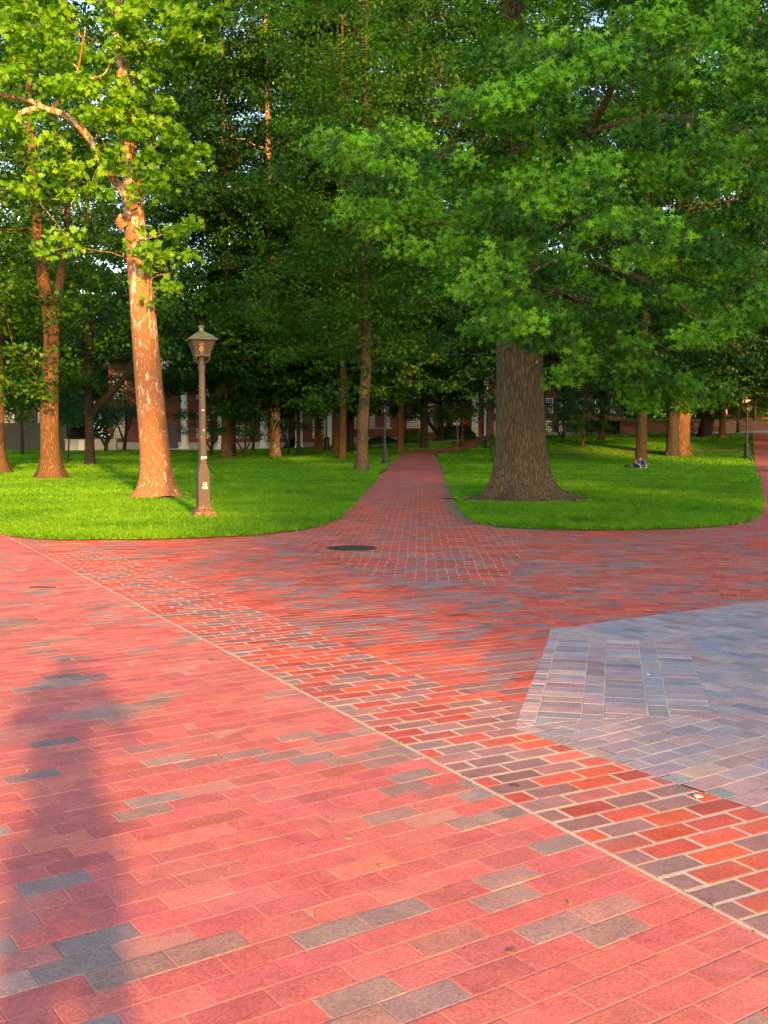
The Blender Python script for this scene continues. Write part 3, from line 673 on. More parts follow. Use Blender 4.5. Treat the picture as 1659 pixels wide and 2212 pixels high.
# ---- the speckled plane tree on the left lawn
def plane_tree():
    base = SYC.copy(); Y = base[1]; k = Y/F; r = np.random.default_rng(31)
    root = empty('plane_tree', base, 'tall leaning plane tree with speckled orange and cream bark beside the near lamp post', 'tree')
    cl = [(340,1080),(338,1040),(332,950),(322,840),(314,740),(306,640),(298,560),(291,480),(287,420),(281,340),(273,250),(264,150),(254,40),(244,-80),(238,-200),(232,-330)]
    wd = [72,68,64,59,55,51,48,46,40,36,31,26,22,17,12,6]
    dy = np.linspace(0, 1.2, len(cl))
    pts = [P(u, v, Y+d) for (u, v), d in zip(cl, dy)]; pts[0][2] = base[2]-.06
    w = Wood(); vq, p, rr = trunk_tube(pts, np.array(wd)*k/2, 28, .62, .36, 4, 5, 70, .022); w.put(vq); w.axis(p, rr)
    def limb(px, wpx, d0=0., d1=0.):
        q = spline([P(u, v, Y+.3+d0+(d1-d0)*i/(len(px)-1)) for i, (u, v) in enumerate(px)], 6*len(px)); a = np.linspace(wpx[0], wpx[1], len(q))*k/2
        w.put(tube(q, a, 10)); w.axis(q, a)
    limb([(290,452),(262,408),(238,376),(216,342),(196,305),(170,272),(138,248),(105,238),(70,236),(35,250),(-10,290)], (21, 9), 0, -1.6)
    limb([(105,238),(75,222),(45,212),(5,205),(-40,190)], (12, 6), -1., -1.6)
    limb([(110,238),(150,190),(168,150),(176,110),(185,60)], (9, 1.2), -1., -2)
    limb([(150,190),(195,172),(225,160),(240,130)], (7, 1.2), -1.3, -2)
    limb([(268,492),(258,478),(262,462)], (24, 7), 0, -.1)           # burl under the big limb
    limb([(318,700),(326,640),(330,600),(372,590)], (5, 2), -.3, -.6)
    limb([(300,520),(340,510),(380,500)], (5, 2), -.3, -.6)
    sp = [(60,25,-1.5),(140,15,-1),(230,40,-.8),(320,25,-.5),(400,35,-.5),(450,55,-.5),(472,70,-.5),(30,90,-1.5),(110,95,-1),(190,105,-1.2),(300,95,-.5),(370,78,-.8),(425,70,-.3),(20,165,-2),(100,180,-1.5),(180,185,-1.8),(240,200,-1),(320,180,-.6),(345,215,-.5),(15,240,-2),(70,290,-2),(120,275,-1.7),(230,260,-1.2),(300,285,-.8),(330,262,-.5),(372,285,-.4),(395,345,-.4),(90,345,-2),(150,355,-1.5),(205,352,-1.2),(240,330,-1),(320,340,-.7),(360,365,-.4),(405,358,-.3),(60,400,-1.8),(130,398,-1.2),(190,398,-1.2),(300,395,-.7),(345,412,-.5),(150,510,-1),(165,530,-1),(325,520,-.6),(365,505,-.5),(400,485,-.4),(342,572,-.6),(370,598,-.6),(330,545,-.6),(352,540,-.6),(-60,60,-2),(-90,180,-2),(-70,320,-2),(270,-40,0),(180,-60,-1),(80,-70,-1),(-40,-60,-1),(360,-60,0),(440,-30,0),(300,-150,.5),(200,-180,0),(120,-200,0),(380,-160,.5),(440,-120,.5),(260,-280,.8),(180,-300,.5),(330,-260,.8),(60,60,0),(160,60,.5),(250,110,.8),(340,120,.8),(130,140,.6),(60,210,.4),(200,230,.8),(100,20,1.2),(290,20,1.2),(380,10,1),(410,105,.2),(30,40,.8)]
    cen = np.array([P(u, v, Y+d*.9) for u, v, d in sp]); cen += r.normal(0, .08, cen.shape)
    w.grow(cen, r, 4., .007, 6, .05, .006)
    cen2 = np.concatenate([cen + r.normal(0, .38, cen.shape)*np.array([1, 1, .6]) for _ in range(3)] + [cen])
    low = cen2[:,2] < 9.2
    w.grow(cen2[:len(cen)], r, 4., .004, 4, .03, .004)
    rad = np.full(len(cen2), .36)
    cnt = np.where(low, 13, 40); cnt[-len(cen):] = 13
    pt = leaf_mesh(MAPLE, *spray_leaves(r, cen2, rad, cnt, .185, .5, .55, .9, .55))
    w.obj('trunk', M['sycamore'], root, base); crown_obj([pt], M['leaf_syc'], root, base)
plane_tree()

# ---- the big pin oak by the path
def big_oak():
    base = OAK.copy(); Y = base[1]; k = Y/F; r = np.random.default_rng(33)
    root = empty('oak_tree', base, 'massive oak with flaring roots and low sprays of pointed leaves, right of the path', 'tree')
    cl = [(1128,1086),(1127,1060),(1126,1020),(1125,980),(1124,920),(1123,860),(1122,790),(1121,700),(1120,600),(1118,480),(1116,350),(1113,200),(1110,60),(1108,-120),(1106,-300),(1104,-520)]
    wd = [118,117,115,112,107,103,99,94,88,80,72,62,52,40,28,12]
    pts = [P(u, v, Y) for u, v in cl]; pts[0][2] = base[2]-.08
    w = Wood(); vq, p, rr = trunk_tube(pts, np.array(wd)*k/2, 44, .95, .42, 6, 9, 80, .022); w.put(vq); w.axis(p, rr)
    # surface roots spreading from the foot
    for a, L in ((-2.9, 1.5), (-2.2, 1.15), (-1.5, .95), (-.75, 1.3), (-.15, 1.9), (.7, 1.2), (2.4, 1.3), (1.6, 1.)):
        f = np.linspace(0, 1, 8)[:, None]; d = np.array([math.cos(a), math.sin(a), 0]); sd = np.array([-d[1], d[0], 0])
        q = base + d*(.45 + L*f) + sd*.16*np.sin(f*3+a) + np.array([0, 0, 1])*(.26*(1-f)**1.8 - .05)
        w.put(tube(q, np.linspace(.22, .05, 8), 8))
    def limb(px, wpx, Ys):
        m = len(px); q = spline([P(u, v, Y + (Ys[0]+(Ys[1]-Ys[0])*i/(m-1))) for i, (u, v) in enumerate(px)], 5*m); a = np.linspace(wpx[0], wpx[1], len(q))*k/2
        w.put(tube(q, a, 8)); w.axis(q, a)
    limb([(1118,380),(1070,345),(1020,345),(960,340),(905,365),(860,372),(790,350)], (20, 6), (0, -6))
    limb([(1118,520),(1090,480),(1040,470),(960,480),(880,470)], (16, 5), (0, -7))
    limb([(1120,560),(1160,520),(1230,480),(1330,500),(1420,560)], (20, 6), (0, -8))
    limb([(1116,420),(1200,330),(1290,250),(1330,160),(1345,90)], (24, 8), (0, -5))
    limb([(1116,330),(1220,300),(1380,260),(1520,260),(1640,300)], (22, 7), (0, -8))
    limb([(1120,640),(1140,600),(1180,600),(1220,640)], (14, 5), (0, -9))
    limb([(1120,600),(1220,560),(1380,600),(1500,680),(1600,760)], (18, 5), (0, -5))
    limb([(1114,250),(1060,200),(1010,190),(960,230)], (14, 4), (0, -4))
    front = [(1090,110),(1165,125),(1230,70),(1330,100),(1130,205),(1060,235),(1300,150),(1400,190),(1500,160),(1480,60),(1580,30),(1400,40),(1620,250),(1540,265),(1450,285),(1380,310),(740,315),(790,300),(840,325),(770,430),(840,440),(890,460),(1000,425),(1090,425),(1180,375),(1235,410),(1050,520),(1130,560),(1195,540),(1020,600),(1110,625),(1180,690),(1240,690),(1340,520),(1400,500),(1500,520),(1560,470),(1600,350),(1650,430),(1560,600),(1450,640),(1550,700),(1370,735),(1425,835),(1375,850),(1300,775),(1475,830),(1290,420),(1480,390),(1230,260),(1650,130),(1640,560),(1640,680),(940,330),(900,300),(1330,650),(1075,640),(1110,672),(1150,665),(1095,690),(1165,700),(1205,715),(1060,600)]
    fc = np.array([P(u+r.normal(0, 10), v+r.normal(0, 8), r.uniform(13.5, 19.5)) for u, v in front])
    vb = lambda u: np.interp(u, [690, 740, 800, 900, 960, 1000, 1100, 1200, 1260, 1300, 1360, 1440, 1480, 1540, 1660, 2200], [380, 470, 500, 500, 500, 610, 660, 700, 720, 780, 860, 880, 860, 760, 780, 760])
    vt = lambda u: np.interp(u, [690, 760, 850, 950, 1000, 1050], [330, 270, 250, 210, 40, -400])
    mid = []
    while len(mid) < 270:
        u = r.uniform(700, 2050); v = r.uniform(-420, 880)
        if vt(u) < v < vb(u)-30 and (u < 1660 or r.random() < .5): 
            d = r.uniform(22.5, 26) if r.random() < .35 else r.uniform(26, 33)
            mid.append((u, v, d))
    mc = np.array([P(*m) for m in mid]); mc[60:] = mc[r.integers(0, 60, len(mc)-60)] + r.normal(0, 1, (len(mc)-60, 3))*np.array([.75, .7, .26]); mid = [(CU+F*p[0]/p[1], 950-F*(p[2]-CH)/p[1], p[1]) for p in mc]
    gaps = [(1310,255,70),(1190,240,45),(1500,310,60),(960,430,45),(1160,470,35),(900,420,50),(1440,420,60)]
    keep = np.ones(len(mc), bool)
    for q, (u, v, d) in enumerate(mid):
        for gu, gv, gr in gaps:
            if math.hypot(u-gu, v-gv) < gr*1.1: keep[q] = False
    mc = mc[keep]
    tv = np.array([P(r.uniform(1075, 1180), r.uniform(120, 690), r.uniform(22, 25)) for _ in range(40)])
    roof = np.stack([r.uniform(-3, 17, 420), r.uniform(15, 35, 420), r.uniform(11.2, 20, 420)], 1)
    mc = np.concatenate([mc, tv, roof])
    w.grow(mc, r, 4.2, .011, 6, .06, .009)
    w.grow(fc, r, 4.2, .008, 6, .08, .007)
    # leafless twig fans seen against the dark gap
    for (u, v) in ((955,200),(985,250),(930,250),(990,300),(1080,330),(1230,520),(1040,560)):
        t = np.array([P(u+r.normal(0, 35), v+r.normal(0, 35), 22+r.normal(0, .5)) for _ in range(7)]); w.grow(t, r, 4.2, .006, 4, .05, .005)
    parts = []
    fs = np.concatenate([fc + r.normal(0, .30, fc.shape)*np.array([1.2, 1, .55]) for _ in range(4)])
    parts.append(leaf_mesh(STAR, *spray_leaves(r, fs, np.full(len(fs), .38), np.full(len(fs), 84), .122, .50, .55, 1., .6, (-.15, -.75, 0))))
    ms = np.concatenate([mc + r.normal(0, .42, mc.shape)*np.array([1.3, 1.1, .35]) for _ in range(3)])
    parts.append(leaf_mesh(STAR, *spray_leaves(r, ms, np.full(len(ms), .58), np.full(len(ms), 78), .130, .28, 1.1, 1., .3)))
    w.obj('trunk', M['oak_bark'], root, base)
    c = crown_obj(parts, M['leaf_oak'], root, base)
    dl = fs[r.integers(0, len(fs), 70)] + r.normal(0, .3, (70, 3)); dl2 = mc[:230][r.integers(0, 200, 130)] + r.normal(0, .3, (130, 3)); dl = np.concatenate([dl, dl2])
    crown_obj([leaf_mesh(STAR, dl, r.normal(0, 1, dl.shape), np.array([0, 0, -1.])+r.normal(0, .4, dl.shape), np.full(len(dl), .07), r.random(len(dl)))], M['dead_leaf'], root, base, 'dead_leaves')
big_oak()

# ---- general tree: explicit trunk, crown of drooping tiers
def tree(label, base, trunk, crown, mats, leaf, seed, group='trees beyond the lawns', cat='tree', name='tree', flare=.45, limbs=(), sprays=(), n_leaf=34, hf=.35, spray_r=.7):
    """trunk: list of (dx,dz,radius) at constant depth; crown: list of ellipsoids (dx,dy,dz,rx,ry,rz,count)"""
    r = np.random.default_rng(seed); base = np.array(base, float)
    root = empty(name, base, label, cat, group)
    pts = np.array([(dx, 0, dz) for dx, dz, q in trunk], float); pts[0][2] -= .1
    w = Wood(); vq, p, rr = trunk_tube(pts, [q for *_, q in trunk], 16, flare, hf, 5, seed, 30, .03); w.put(vq); w.axis(p, rr)
    for lp, r0, r1 in limbs:
        q = spline(lp, 5*len(lp)); a = np.linspace(r0, r1, len(q)); w.put(tube(q, a, 8)); w.axis(q, a)
    cs, tpl, size = [], *leaf
    for ex, ey, ez, rx, ry, rz, cnt in crown:
        nc = max(4, cnt//5); d = norm(r.normal(0, 1, (nc, 3)))*(r.random((nc, 1))**.28)
        c0 = np.array([ex, ey, ez]) + d*np.array([rx, ry, rz])
        cs.append(c0[r.integers(0, nc, cnt)] + r.normal(0, 1, (cnt, 3))*np.array([.17*rx+.2, .17*ry+.2, .16+.02*rz]))
    cs = np.concatenate(cs)
    zmin = max(.5, trunk[1][1]*.5)
    sub = cs[r.permutation(len(cs))[:min(len(cs), 70)]]
    w.grow(sub, r, zmin+1.0, .018, 5, .10, .013)
    c3 = np.concatenate([cs + r.normal(0, spray_r*.8, cs.shape)*np.array([1, 1, .4]) for _ in range(2)])
    parts = [leaf_mesh(tpl, *spray_leaves(r, c3, np.full(len(c3), spray_r*1.25), np.full(len(c3), n_leaf), size, .32, .85, .9, .35))]
    if len(sprays):
        sc = np.array(sprays); w.grow(sc, r, zmin+.6, .012, 5, .10, .009)
        s3 = np.concatenate([sc + r.normal(0, .38, sc.shape)*np.array([1.2, 1, .4]) for _ in range(3)])
        parts.append(leaf_mesh(tpl, *spray_leaves(r, s3, np.full(len(s3), .55), np.full(len(s3), 26), size, .35, .8, .9, .4)))
    w.obj('trunk', mats[0], root, np.zeros(3)); crown_obj(parts, mats[1], root, np.zeros(3))
    return root
def copy_tree(root, loc, label, rz=0, sc=(1, 1, 1), group=None):
    c = root.copy(); COL.objects.link(c); c.location = loc; c.rotation_euler = (0, 0, rz); c.scale = sc; c['label'] = label
    if group: c['group'] = group
    for ch in root.children:
        d = ch.copy(); COL.objects.link(d); d.parent = c
    return c
GT = 'trees beyond the lawns'
# T1 left edge, T2 the forked orange-lit one, T3 with the long curved limb
b = G(-14, 1024); k = b[1]/F
tree('thick orange-lit trunk cut off by the left edge of the photo', b, [(0,0,30*k),(0,1.2,25*k),(.1,4,23*k),(.2,9,18*k),(.2,16,10*k),(.2,22,4*k)],
     [(0,0,14,5.5,5,9,130),(-1,-1,7,4.5,4,3,50)], (M['grey_bark'], M['leaf_maple']), (MAPLE, .17), 41, sprays=[(1.5,-2,4.6),(2.4,-2,5.2),(.6,-2,5.2),(3,-1.5,6.5),(1.8,-2,6.8)])
b = G(110, 1036); k = b[1]/F; z = lambda v: CH+(950-v)*k-b[2]; x = lambda u: (u-110)*k
tree('orange-lit forked tree with a flared foot on the left lawn', b, [(0,0,20*k),(0,.5,19*k),(0,z(900),18.5*k),(x(114),z(800),18*k),(x(118),z(720),17*k),(x(104),z(620),13*k),(x(96),z(540),11*k),(x(85),z(350),8*k),(x(80),z(100),5*k),(x(80),z(-80),2*k)],
     [(0,0,12.5,6,5,6.5,180),(0,-1,7,5,4,2.2,60),(.3,0,19,5.5,5,4,90)], (M['grey_bark'], M['leaf_maple']), (MAPLE, .165), 42, flare=1.25, hf=.45,
     limbs=[([(x(116),0,z(730)),(x(132),-.2,z(670)),(x(146),-.3,z(600)),(x(158),-.3,z(520)),(x(170),-.2,z(380))], 13*k, 5*k)],
     sprays=[(x(u), -2.2, z(v)) for u, v in ((120,830),(60,840),(100,850),(140,840),(40,820),(80,770),(150,790),(20,770),(60,700),(180,700),(210,690),(30,630),(140,760),(100,800))])
b = G(195, 1004); k = b[1]/F; z = lambda v: CH+(950-v)*k-b[2]; x = lambda u: (u-195)*k
tree('slimmer left tree whose long bare limb arches up towards the plane tree', b, [(0,0,10*k),(0,1,9.5*k),(0,z(900),9*k),(x(194),z(820),8*k),(x(196),z(740),7*k),(x(198),z(600),6*k),(x(200),z(400),4.5*k),(x(205),z(120),2*k)],
     [(0,1,13,6,5,7,150),(1,0,22,6.5,5,5,110),(1,0,29,6,5,5,90)], (M['dark_bark'], M['leaf_dark']), (MAPLE, .19), 43,
     limbs=[([(x(200),0,z(895)),(x(222),-.3,z(872)),(x(250),-.5,z(848)),(x(278),-.6,z(815)),(x(298),-.6,z(775)),(x(312),-.5,z(730)),(x(322),-.3,z(650))], 8.5*k, 4*k),
            ([(x(192),0,z(870)),(x(175),0,z(855)),(x(150),0,z(838)),(x(110),0,z(815))], 4*k, 2*k)],
     sprays=[(x(u), -1.8, z(v)) for u, v in ((200,840),(230,830),(170,830),(250,780),(220,760),(180,760))])
# T14 the grey trunk left of the path, with the yellow-green low crown
b = G(781, 1018); k = b[1]/F; z = lambda v: CH+(950-v)*k-b[2]; x = lambda u: (u-781)*k
tree('straight olive-grey trunk with low yellow-green sprays, nearest tree left of the path', b, [(0,0,14*k),(.02,.6,13*k),(x(785),z(900),12*k),(x(790),z(820),11.5*k),(x(791),z(700),10*k),(x(792),z(500),8*k),(x(792),z(250),5*k),(x(792),z(0),3*k),(x(792),z(-90),1.5*k)],
     [(0,-.5,8.6,7.2,5,3.6,190),(.2,-2.4,12,3,1.2,6,60),(.2,-2.2,20,3,1.2,5,50),(2.8,0,23,4,4,5,60),(.5,0,14,7,5,4,130),(0,0,20,6.5,5,4,100),(0,0,25.5,5.5,5,4,80)], (M['oak_bark'], M['leaf_maple']), (STAR, .20), 44,
     sprays=[(x(u), -3+.004*(u-600), z(v)) for u, v in ((690,800),(720,830),(670,840),(650,870),(740,790),(760,840),(800,800),(680,760),(640,770),(600,720),(560,690),(620,640),(700,700),(780,730),(850,760),(900,800),(880,830),(960,830),(1000,800),(940,770),(1010,850),(1040,780),(840,700),(740,860),(700,870),(820,850),(580,760),(520,760),(540,640),(600,560),(700,560),(820,600),(940,640),(1000,700),(640,500),(720,620))])
# T8 tall pale plane trunk in the middle
b = G(595, 986); k = b[1]/F; z = lambda v: CH+(950-v)*k-b[2]; x = lambda u: (u-595)*k
tree('tall straight whitish trunk standing in the dark trees right of the near lamp', b, [(0,0,12*k),(0,1,10.5*k),(0,z(860),10*k),(x(593),z(700),9*k),(x(590),z(560),8*k),(x(587),z(450),7*k),(x(584),z(300),5*k),(x(580),z(0),3*k),(x(580),z(-120),1.5*k)],
     [(0,0,20,7.5,6,8,190),(-2,1,12,6,5,3,70),(0,0,30,6,6,5,110),(-7,0,22,5,4,8,90)], (M['pale_bark'], M['leaf_dark']), (MAPLE, .23), 45, flare=.35)
# a family of background trees sharing three crowns
SH = []
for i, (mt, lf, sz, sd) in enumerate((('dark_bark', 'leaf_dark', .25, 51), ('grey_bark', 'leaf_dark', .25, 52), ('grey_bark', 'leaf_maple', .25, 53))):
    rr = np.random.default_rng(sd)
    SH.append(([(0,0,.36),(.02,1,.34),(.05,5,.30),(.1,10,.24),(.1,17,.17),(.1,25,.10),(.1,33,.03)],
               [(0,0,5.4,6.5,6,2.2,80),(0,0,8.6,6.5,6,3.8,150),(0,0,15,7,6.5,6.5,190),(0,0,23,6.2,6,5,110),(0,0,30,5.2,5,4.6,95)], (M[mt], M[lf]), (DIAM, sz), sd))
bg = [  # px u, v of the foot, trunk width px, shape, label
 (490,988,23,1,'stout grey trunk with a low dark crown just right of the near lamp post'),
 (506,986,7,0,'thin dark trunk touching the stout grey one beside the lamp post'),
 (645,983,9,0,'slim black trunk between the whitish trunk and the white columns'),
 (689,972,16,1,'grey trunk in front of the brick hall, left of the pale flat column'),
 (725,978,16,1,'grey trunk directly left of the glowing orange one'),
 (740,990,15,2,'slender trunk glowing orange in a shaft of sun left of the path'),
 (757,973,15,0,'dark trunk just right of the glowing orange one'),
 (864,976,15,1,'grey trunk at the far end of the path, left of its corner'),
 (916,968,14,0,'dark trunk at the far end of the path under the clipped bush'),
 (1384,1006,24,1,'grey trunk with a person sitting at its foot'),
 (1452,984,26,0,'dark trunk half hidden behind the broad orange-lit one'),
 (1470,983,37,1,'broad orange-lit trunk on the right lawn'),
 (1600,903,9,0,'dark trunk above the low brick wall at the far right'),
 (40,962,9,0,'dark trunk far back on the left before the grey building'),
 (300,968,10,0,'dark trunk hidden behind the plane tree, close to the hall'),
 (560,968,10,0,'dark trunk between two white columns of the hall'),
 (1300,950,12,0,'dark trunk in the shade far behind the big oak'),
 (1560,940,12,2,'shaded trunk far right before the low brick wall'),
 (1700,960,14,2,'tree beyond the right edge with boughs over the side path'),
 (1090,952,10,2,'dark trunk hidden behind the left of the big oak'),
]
first = {}
rr = np.random.default_rng(61)
for i, (u, v, wpx, sh, lab) in enumerate(bg):
    b = G(u, v); b[2] -= .03; s = wpx/2*b[1]/F/.345; hs = rr.uniform(1.0, 1.25)
    if sh not in first:
        tr, cr, mt, lf, sd = SH[sh]; o = tree(lab, (0, 0, 0), tr, cr, mt, lf, sd, n_leaf=40); first[sh] = o
        o.location = b; o.rotation_euler = (0, 0, rr.random()*6.28)
    else: o = copy_tree(first[sh], b, lab, rr.random()*6.28)
    for ch in o.children:
        if ch.name.startswith('trunk'): ch.scale = (s, s, hs)
        else: ch.scale = (rr.uniform(.85, 1.05), rr.uniform(.85, 1.05), hs)
# more trees standing behind the halls and to the sides, seen only as crowns
for j, (xx, yy, sh, sc) in enumerate([(-42,70,2,1.1),(-30,86,0,1.),(-50,96,1,1.2),(-36,116,0,1.2),(-14,126,1,1.6),(4,128,0,1.7),(22,126,1,1.6),(-4,130,0,1.7),(12,131,1,1.75),(40,112,0,1.2),(56,100,1,1.2),(36,74,1,1.1),(48,84,0,1.),(30,92,2,1.1),(-22,58,2,.95),(-62,124,2,1.3),(62,126,2,1.3),(14,135,1,1.4),(-26,134,2,1.4)]):
    o = copy_tree(first[sh], (xx, yy, terr(xx, yy)-.05), 'tall leafy tree far back in the green, only its crown showing', j*1.7, (sc, sc, sc), 'far trees seen only as crowns')

# small trees
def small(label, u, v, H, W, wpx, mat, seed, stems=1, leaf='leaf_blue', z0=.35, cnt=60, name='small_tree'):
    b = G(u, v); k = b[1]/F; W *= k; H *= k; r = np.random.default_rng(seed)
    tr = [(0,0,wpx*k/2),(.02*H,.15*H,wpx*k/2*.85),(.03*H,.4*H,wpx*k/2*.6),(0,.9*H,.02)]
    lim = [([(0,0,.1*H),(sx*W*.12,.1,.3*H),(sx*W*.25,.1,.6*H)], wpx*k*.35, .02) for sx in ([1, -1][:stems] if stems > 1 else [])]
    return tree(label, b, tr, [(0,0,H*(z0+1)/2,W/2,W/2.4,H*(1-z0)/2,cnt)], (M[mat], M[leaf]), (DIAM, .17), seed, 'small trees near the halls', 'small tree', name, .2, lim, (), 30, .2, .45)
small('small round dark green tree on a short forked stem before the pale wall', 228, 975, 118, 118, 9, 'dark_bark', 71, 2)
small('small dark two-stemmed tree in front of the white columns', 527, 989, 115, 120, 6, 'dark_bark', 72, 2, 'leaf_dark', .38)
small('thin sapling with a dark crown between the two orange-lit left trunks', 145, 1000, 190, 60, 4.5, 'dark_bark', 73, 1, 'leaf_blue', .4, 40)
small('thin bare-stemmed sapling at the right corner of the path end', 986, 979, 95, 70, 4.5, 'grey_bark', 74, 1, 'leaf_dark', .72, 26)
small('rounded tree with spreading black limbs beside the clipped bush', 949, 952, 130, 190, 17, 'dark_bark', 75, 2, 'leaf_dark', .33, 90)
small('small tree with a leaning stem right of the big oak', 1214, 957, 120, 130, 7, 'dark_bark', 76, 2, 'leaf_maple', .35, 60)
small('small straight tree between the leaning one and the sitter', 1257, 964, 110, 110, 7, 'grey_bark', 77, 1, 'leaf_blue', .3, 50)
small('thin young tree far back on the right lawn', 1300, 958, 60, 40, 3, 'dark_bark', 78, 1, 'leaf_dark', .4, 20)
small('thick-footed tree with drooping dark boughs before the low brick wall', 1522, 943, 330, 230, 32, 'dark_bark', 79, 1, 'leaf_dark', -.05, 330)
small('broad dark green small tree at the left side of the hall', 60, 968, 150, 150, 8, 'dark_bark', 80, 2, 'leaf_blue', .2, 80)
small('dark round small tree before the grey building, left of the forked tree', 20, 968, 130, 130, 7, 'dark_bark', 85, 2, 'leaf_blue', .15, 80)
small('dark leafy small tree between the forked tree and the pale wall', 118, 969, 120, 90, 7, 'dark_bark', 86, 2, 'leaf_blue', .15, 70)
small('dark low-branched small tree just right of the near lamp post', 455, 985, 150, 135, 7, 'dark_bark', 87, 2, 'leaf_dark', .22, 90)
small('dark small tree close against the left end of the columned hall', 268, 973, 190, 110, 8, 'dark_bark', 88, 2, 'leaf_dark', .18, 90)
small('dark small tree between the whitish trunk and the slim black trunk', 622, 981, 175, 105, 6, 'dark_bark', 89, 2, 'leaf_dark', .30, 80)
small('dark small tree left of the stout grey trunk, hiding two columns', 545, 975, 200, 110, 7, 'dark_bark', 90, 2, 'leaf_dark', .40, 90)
def bush(label, u, v, W, H, seed, leaf='leaf_bush', n=5200, D=None, cat='bush'):
    b = G(u, v); k = b[1]/F; W *= k; H *= k; D = D or W*.8; r = np.random.default_rng(seed)
    root = empty('bush', b, label, cat, 'bushes before the halls')
    d = norm(r.normal(0, 1, (n, 3))); d[:,2] = np.abs(d[:,2])*1.0
    lump = 1 + .06*np.sin(d[:,0]*7+seed) + .05*np.sin(d[:,1]*9) + .05*np.sin(d[:,2]*8)
    q = np.sign(d)*np.abs(d)**.75; p = q*lump[:,None]*np.array([W/2, D/2, H])*r.uniform(.86, 1.02, (n, 1)); p[:,2] = np.maximum(.02, p[:,2])
    crown_obj([leaf_mesh(DIAM, p, d+r.normal(0, .5, d.shape), r.normal(0, 1, d.shape), np.full(n, .11*max(1, W/3)**.5), r.random(n))], M[leaf], root, np.zeros(3), 'foliage')
    w = MB()
    for t in range(5):
        a = t*1.26; w.tube([(.1*math.cos(a), .1*math.sin(a), -.05), (W*.2*math.cos(a), D*.2*math.sin(a), H*.45), (W*.33*math.cos(a), D*.33*math.sin(a), H*.8)], [.05, .04, .02], 6)
    w.build('stem', M['dark_bark'], root)
bush('clipped dark dome of a bush at the white-pillared entrance', 990, 949, 74, 30, 81)
bush('loose mid green bush under the wide white window', 892, 957, 42, 27, 82, 'leaf_maple', 2600)
bush('low dark hedge along the brick hall behind the second lamp', 826, 957, 62, 13, 83, 'leaf_bush', 3000, 1.6, 'hedge')
small('small dense green tree above the low brick wall, hiding the red house front', 1630, 901, 70, 50, 5, 'dark_bark', 96, 1, 'leaf_maple', .05, 60)
small('bushy green tree at the right edge above the low brick wall', 1668, 901, 90, 60, 5, 'dark_bark', 97, 1, 'leaf_maple', .05, 70)
bush('low green bushes below the far right windows', 1625, 900, 80, 20, 84, 'leaf_maple', 2600, 3.)

r = np.random.default_rng(95); nW = 120000
wp = np.stack([r.uniform(-110, 115, nW), r.uniform(136, 172, nW), r.random(nW)], 1)
top = 15 + 8*vnoise(wp[:,0]*.11, wp[:,0]*0, 3) + 4*vnoise(wp[:,0]*.35, wp[:,1]*.2, 8); wp[:,2] = 1 + top*wp[:,2]**.8
Vq, Tq, Rq = leaf_mesh(DIAM, wp, r.normal(0, .6, wp.shape)*1.6+np.array([0, -.5, .6]), r.normal(0, 1, wp.shape), r.uniform(.7, 1.1, nW), np.clip(vnoise(wp[:,0]*.3, wp[:,2]*.3, 5)*.7+r.random(nW)*.3, 0, 1))
tag(link(bpy.data.objects.new('far_woods', mesh_np('far_woods', Vq, tris=Tq, mat=M['leaf_dark'], attrs={'rnd': Rq}))), 'far mass of trees behind the halls', None, None, 'stuff')

# ---- trees behind the viewer on the right: they shade the oak, the right lawn and part of the crossing
tb = [(19.6,-30,1.0),(33.5,-27,1.1),(43,-33,1.15),(60.5,-30,1.15),(23,-43,1.15),(40.5,-47,1.25),(74,-36,1.2),(32.8,-75,(1,1,1.75)),(48.5,-75,(1,1,1.75)),(58.5,-75,(1,1,1.7))]
o0 = None
for xx, yy, sc in tb:
    if o0 is None:
        o0 = tree('tall dense shade tree behind the viewer, outside the picture', (0, 0, 0), [(0,0,.5),(0,2,.45),(0,10,.35),(0,20,.22),(0,30,.06)],
                  [(0,0,9,6.0,5.6,5,120),(-3.9,0,6.4,3.0,3.0,3.0,50),(0,0,16,6.4,6.2,6,125),(0,0,27,5.0,5.2,7.5,115)], (M['grey_bark'], M['leaf_maple']), (DIAM, .62), 91, 'trees behind the viewer', n_leaf=22, spray_r=.9)
        o0.location = (xx, yy, 0); o0.scale = (sc, sc, sc)
    else: copy_tree(o0, (xx, yy, 0), 'tall dense shade tree behind the viewer, outside the picture', xx, sc if isinstance(sc, tuple) else (sc, sc, sc), 'trees behind the viewer')

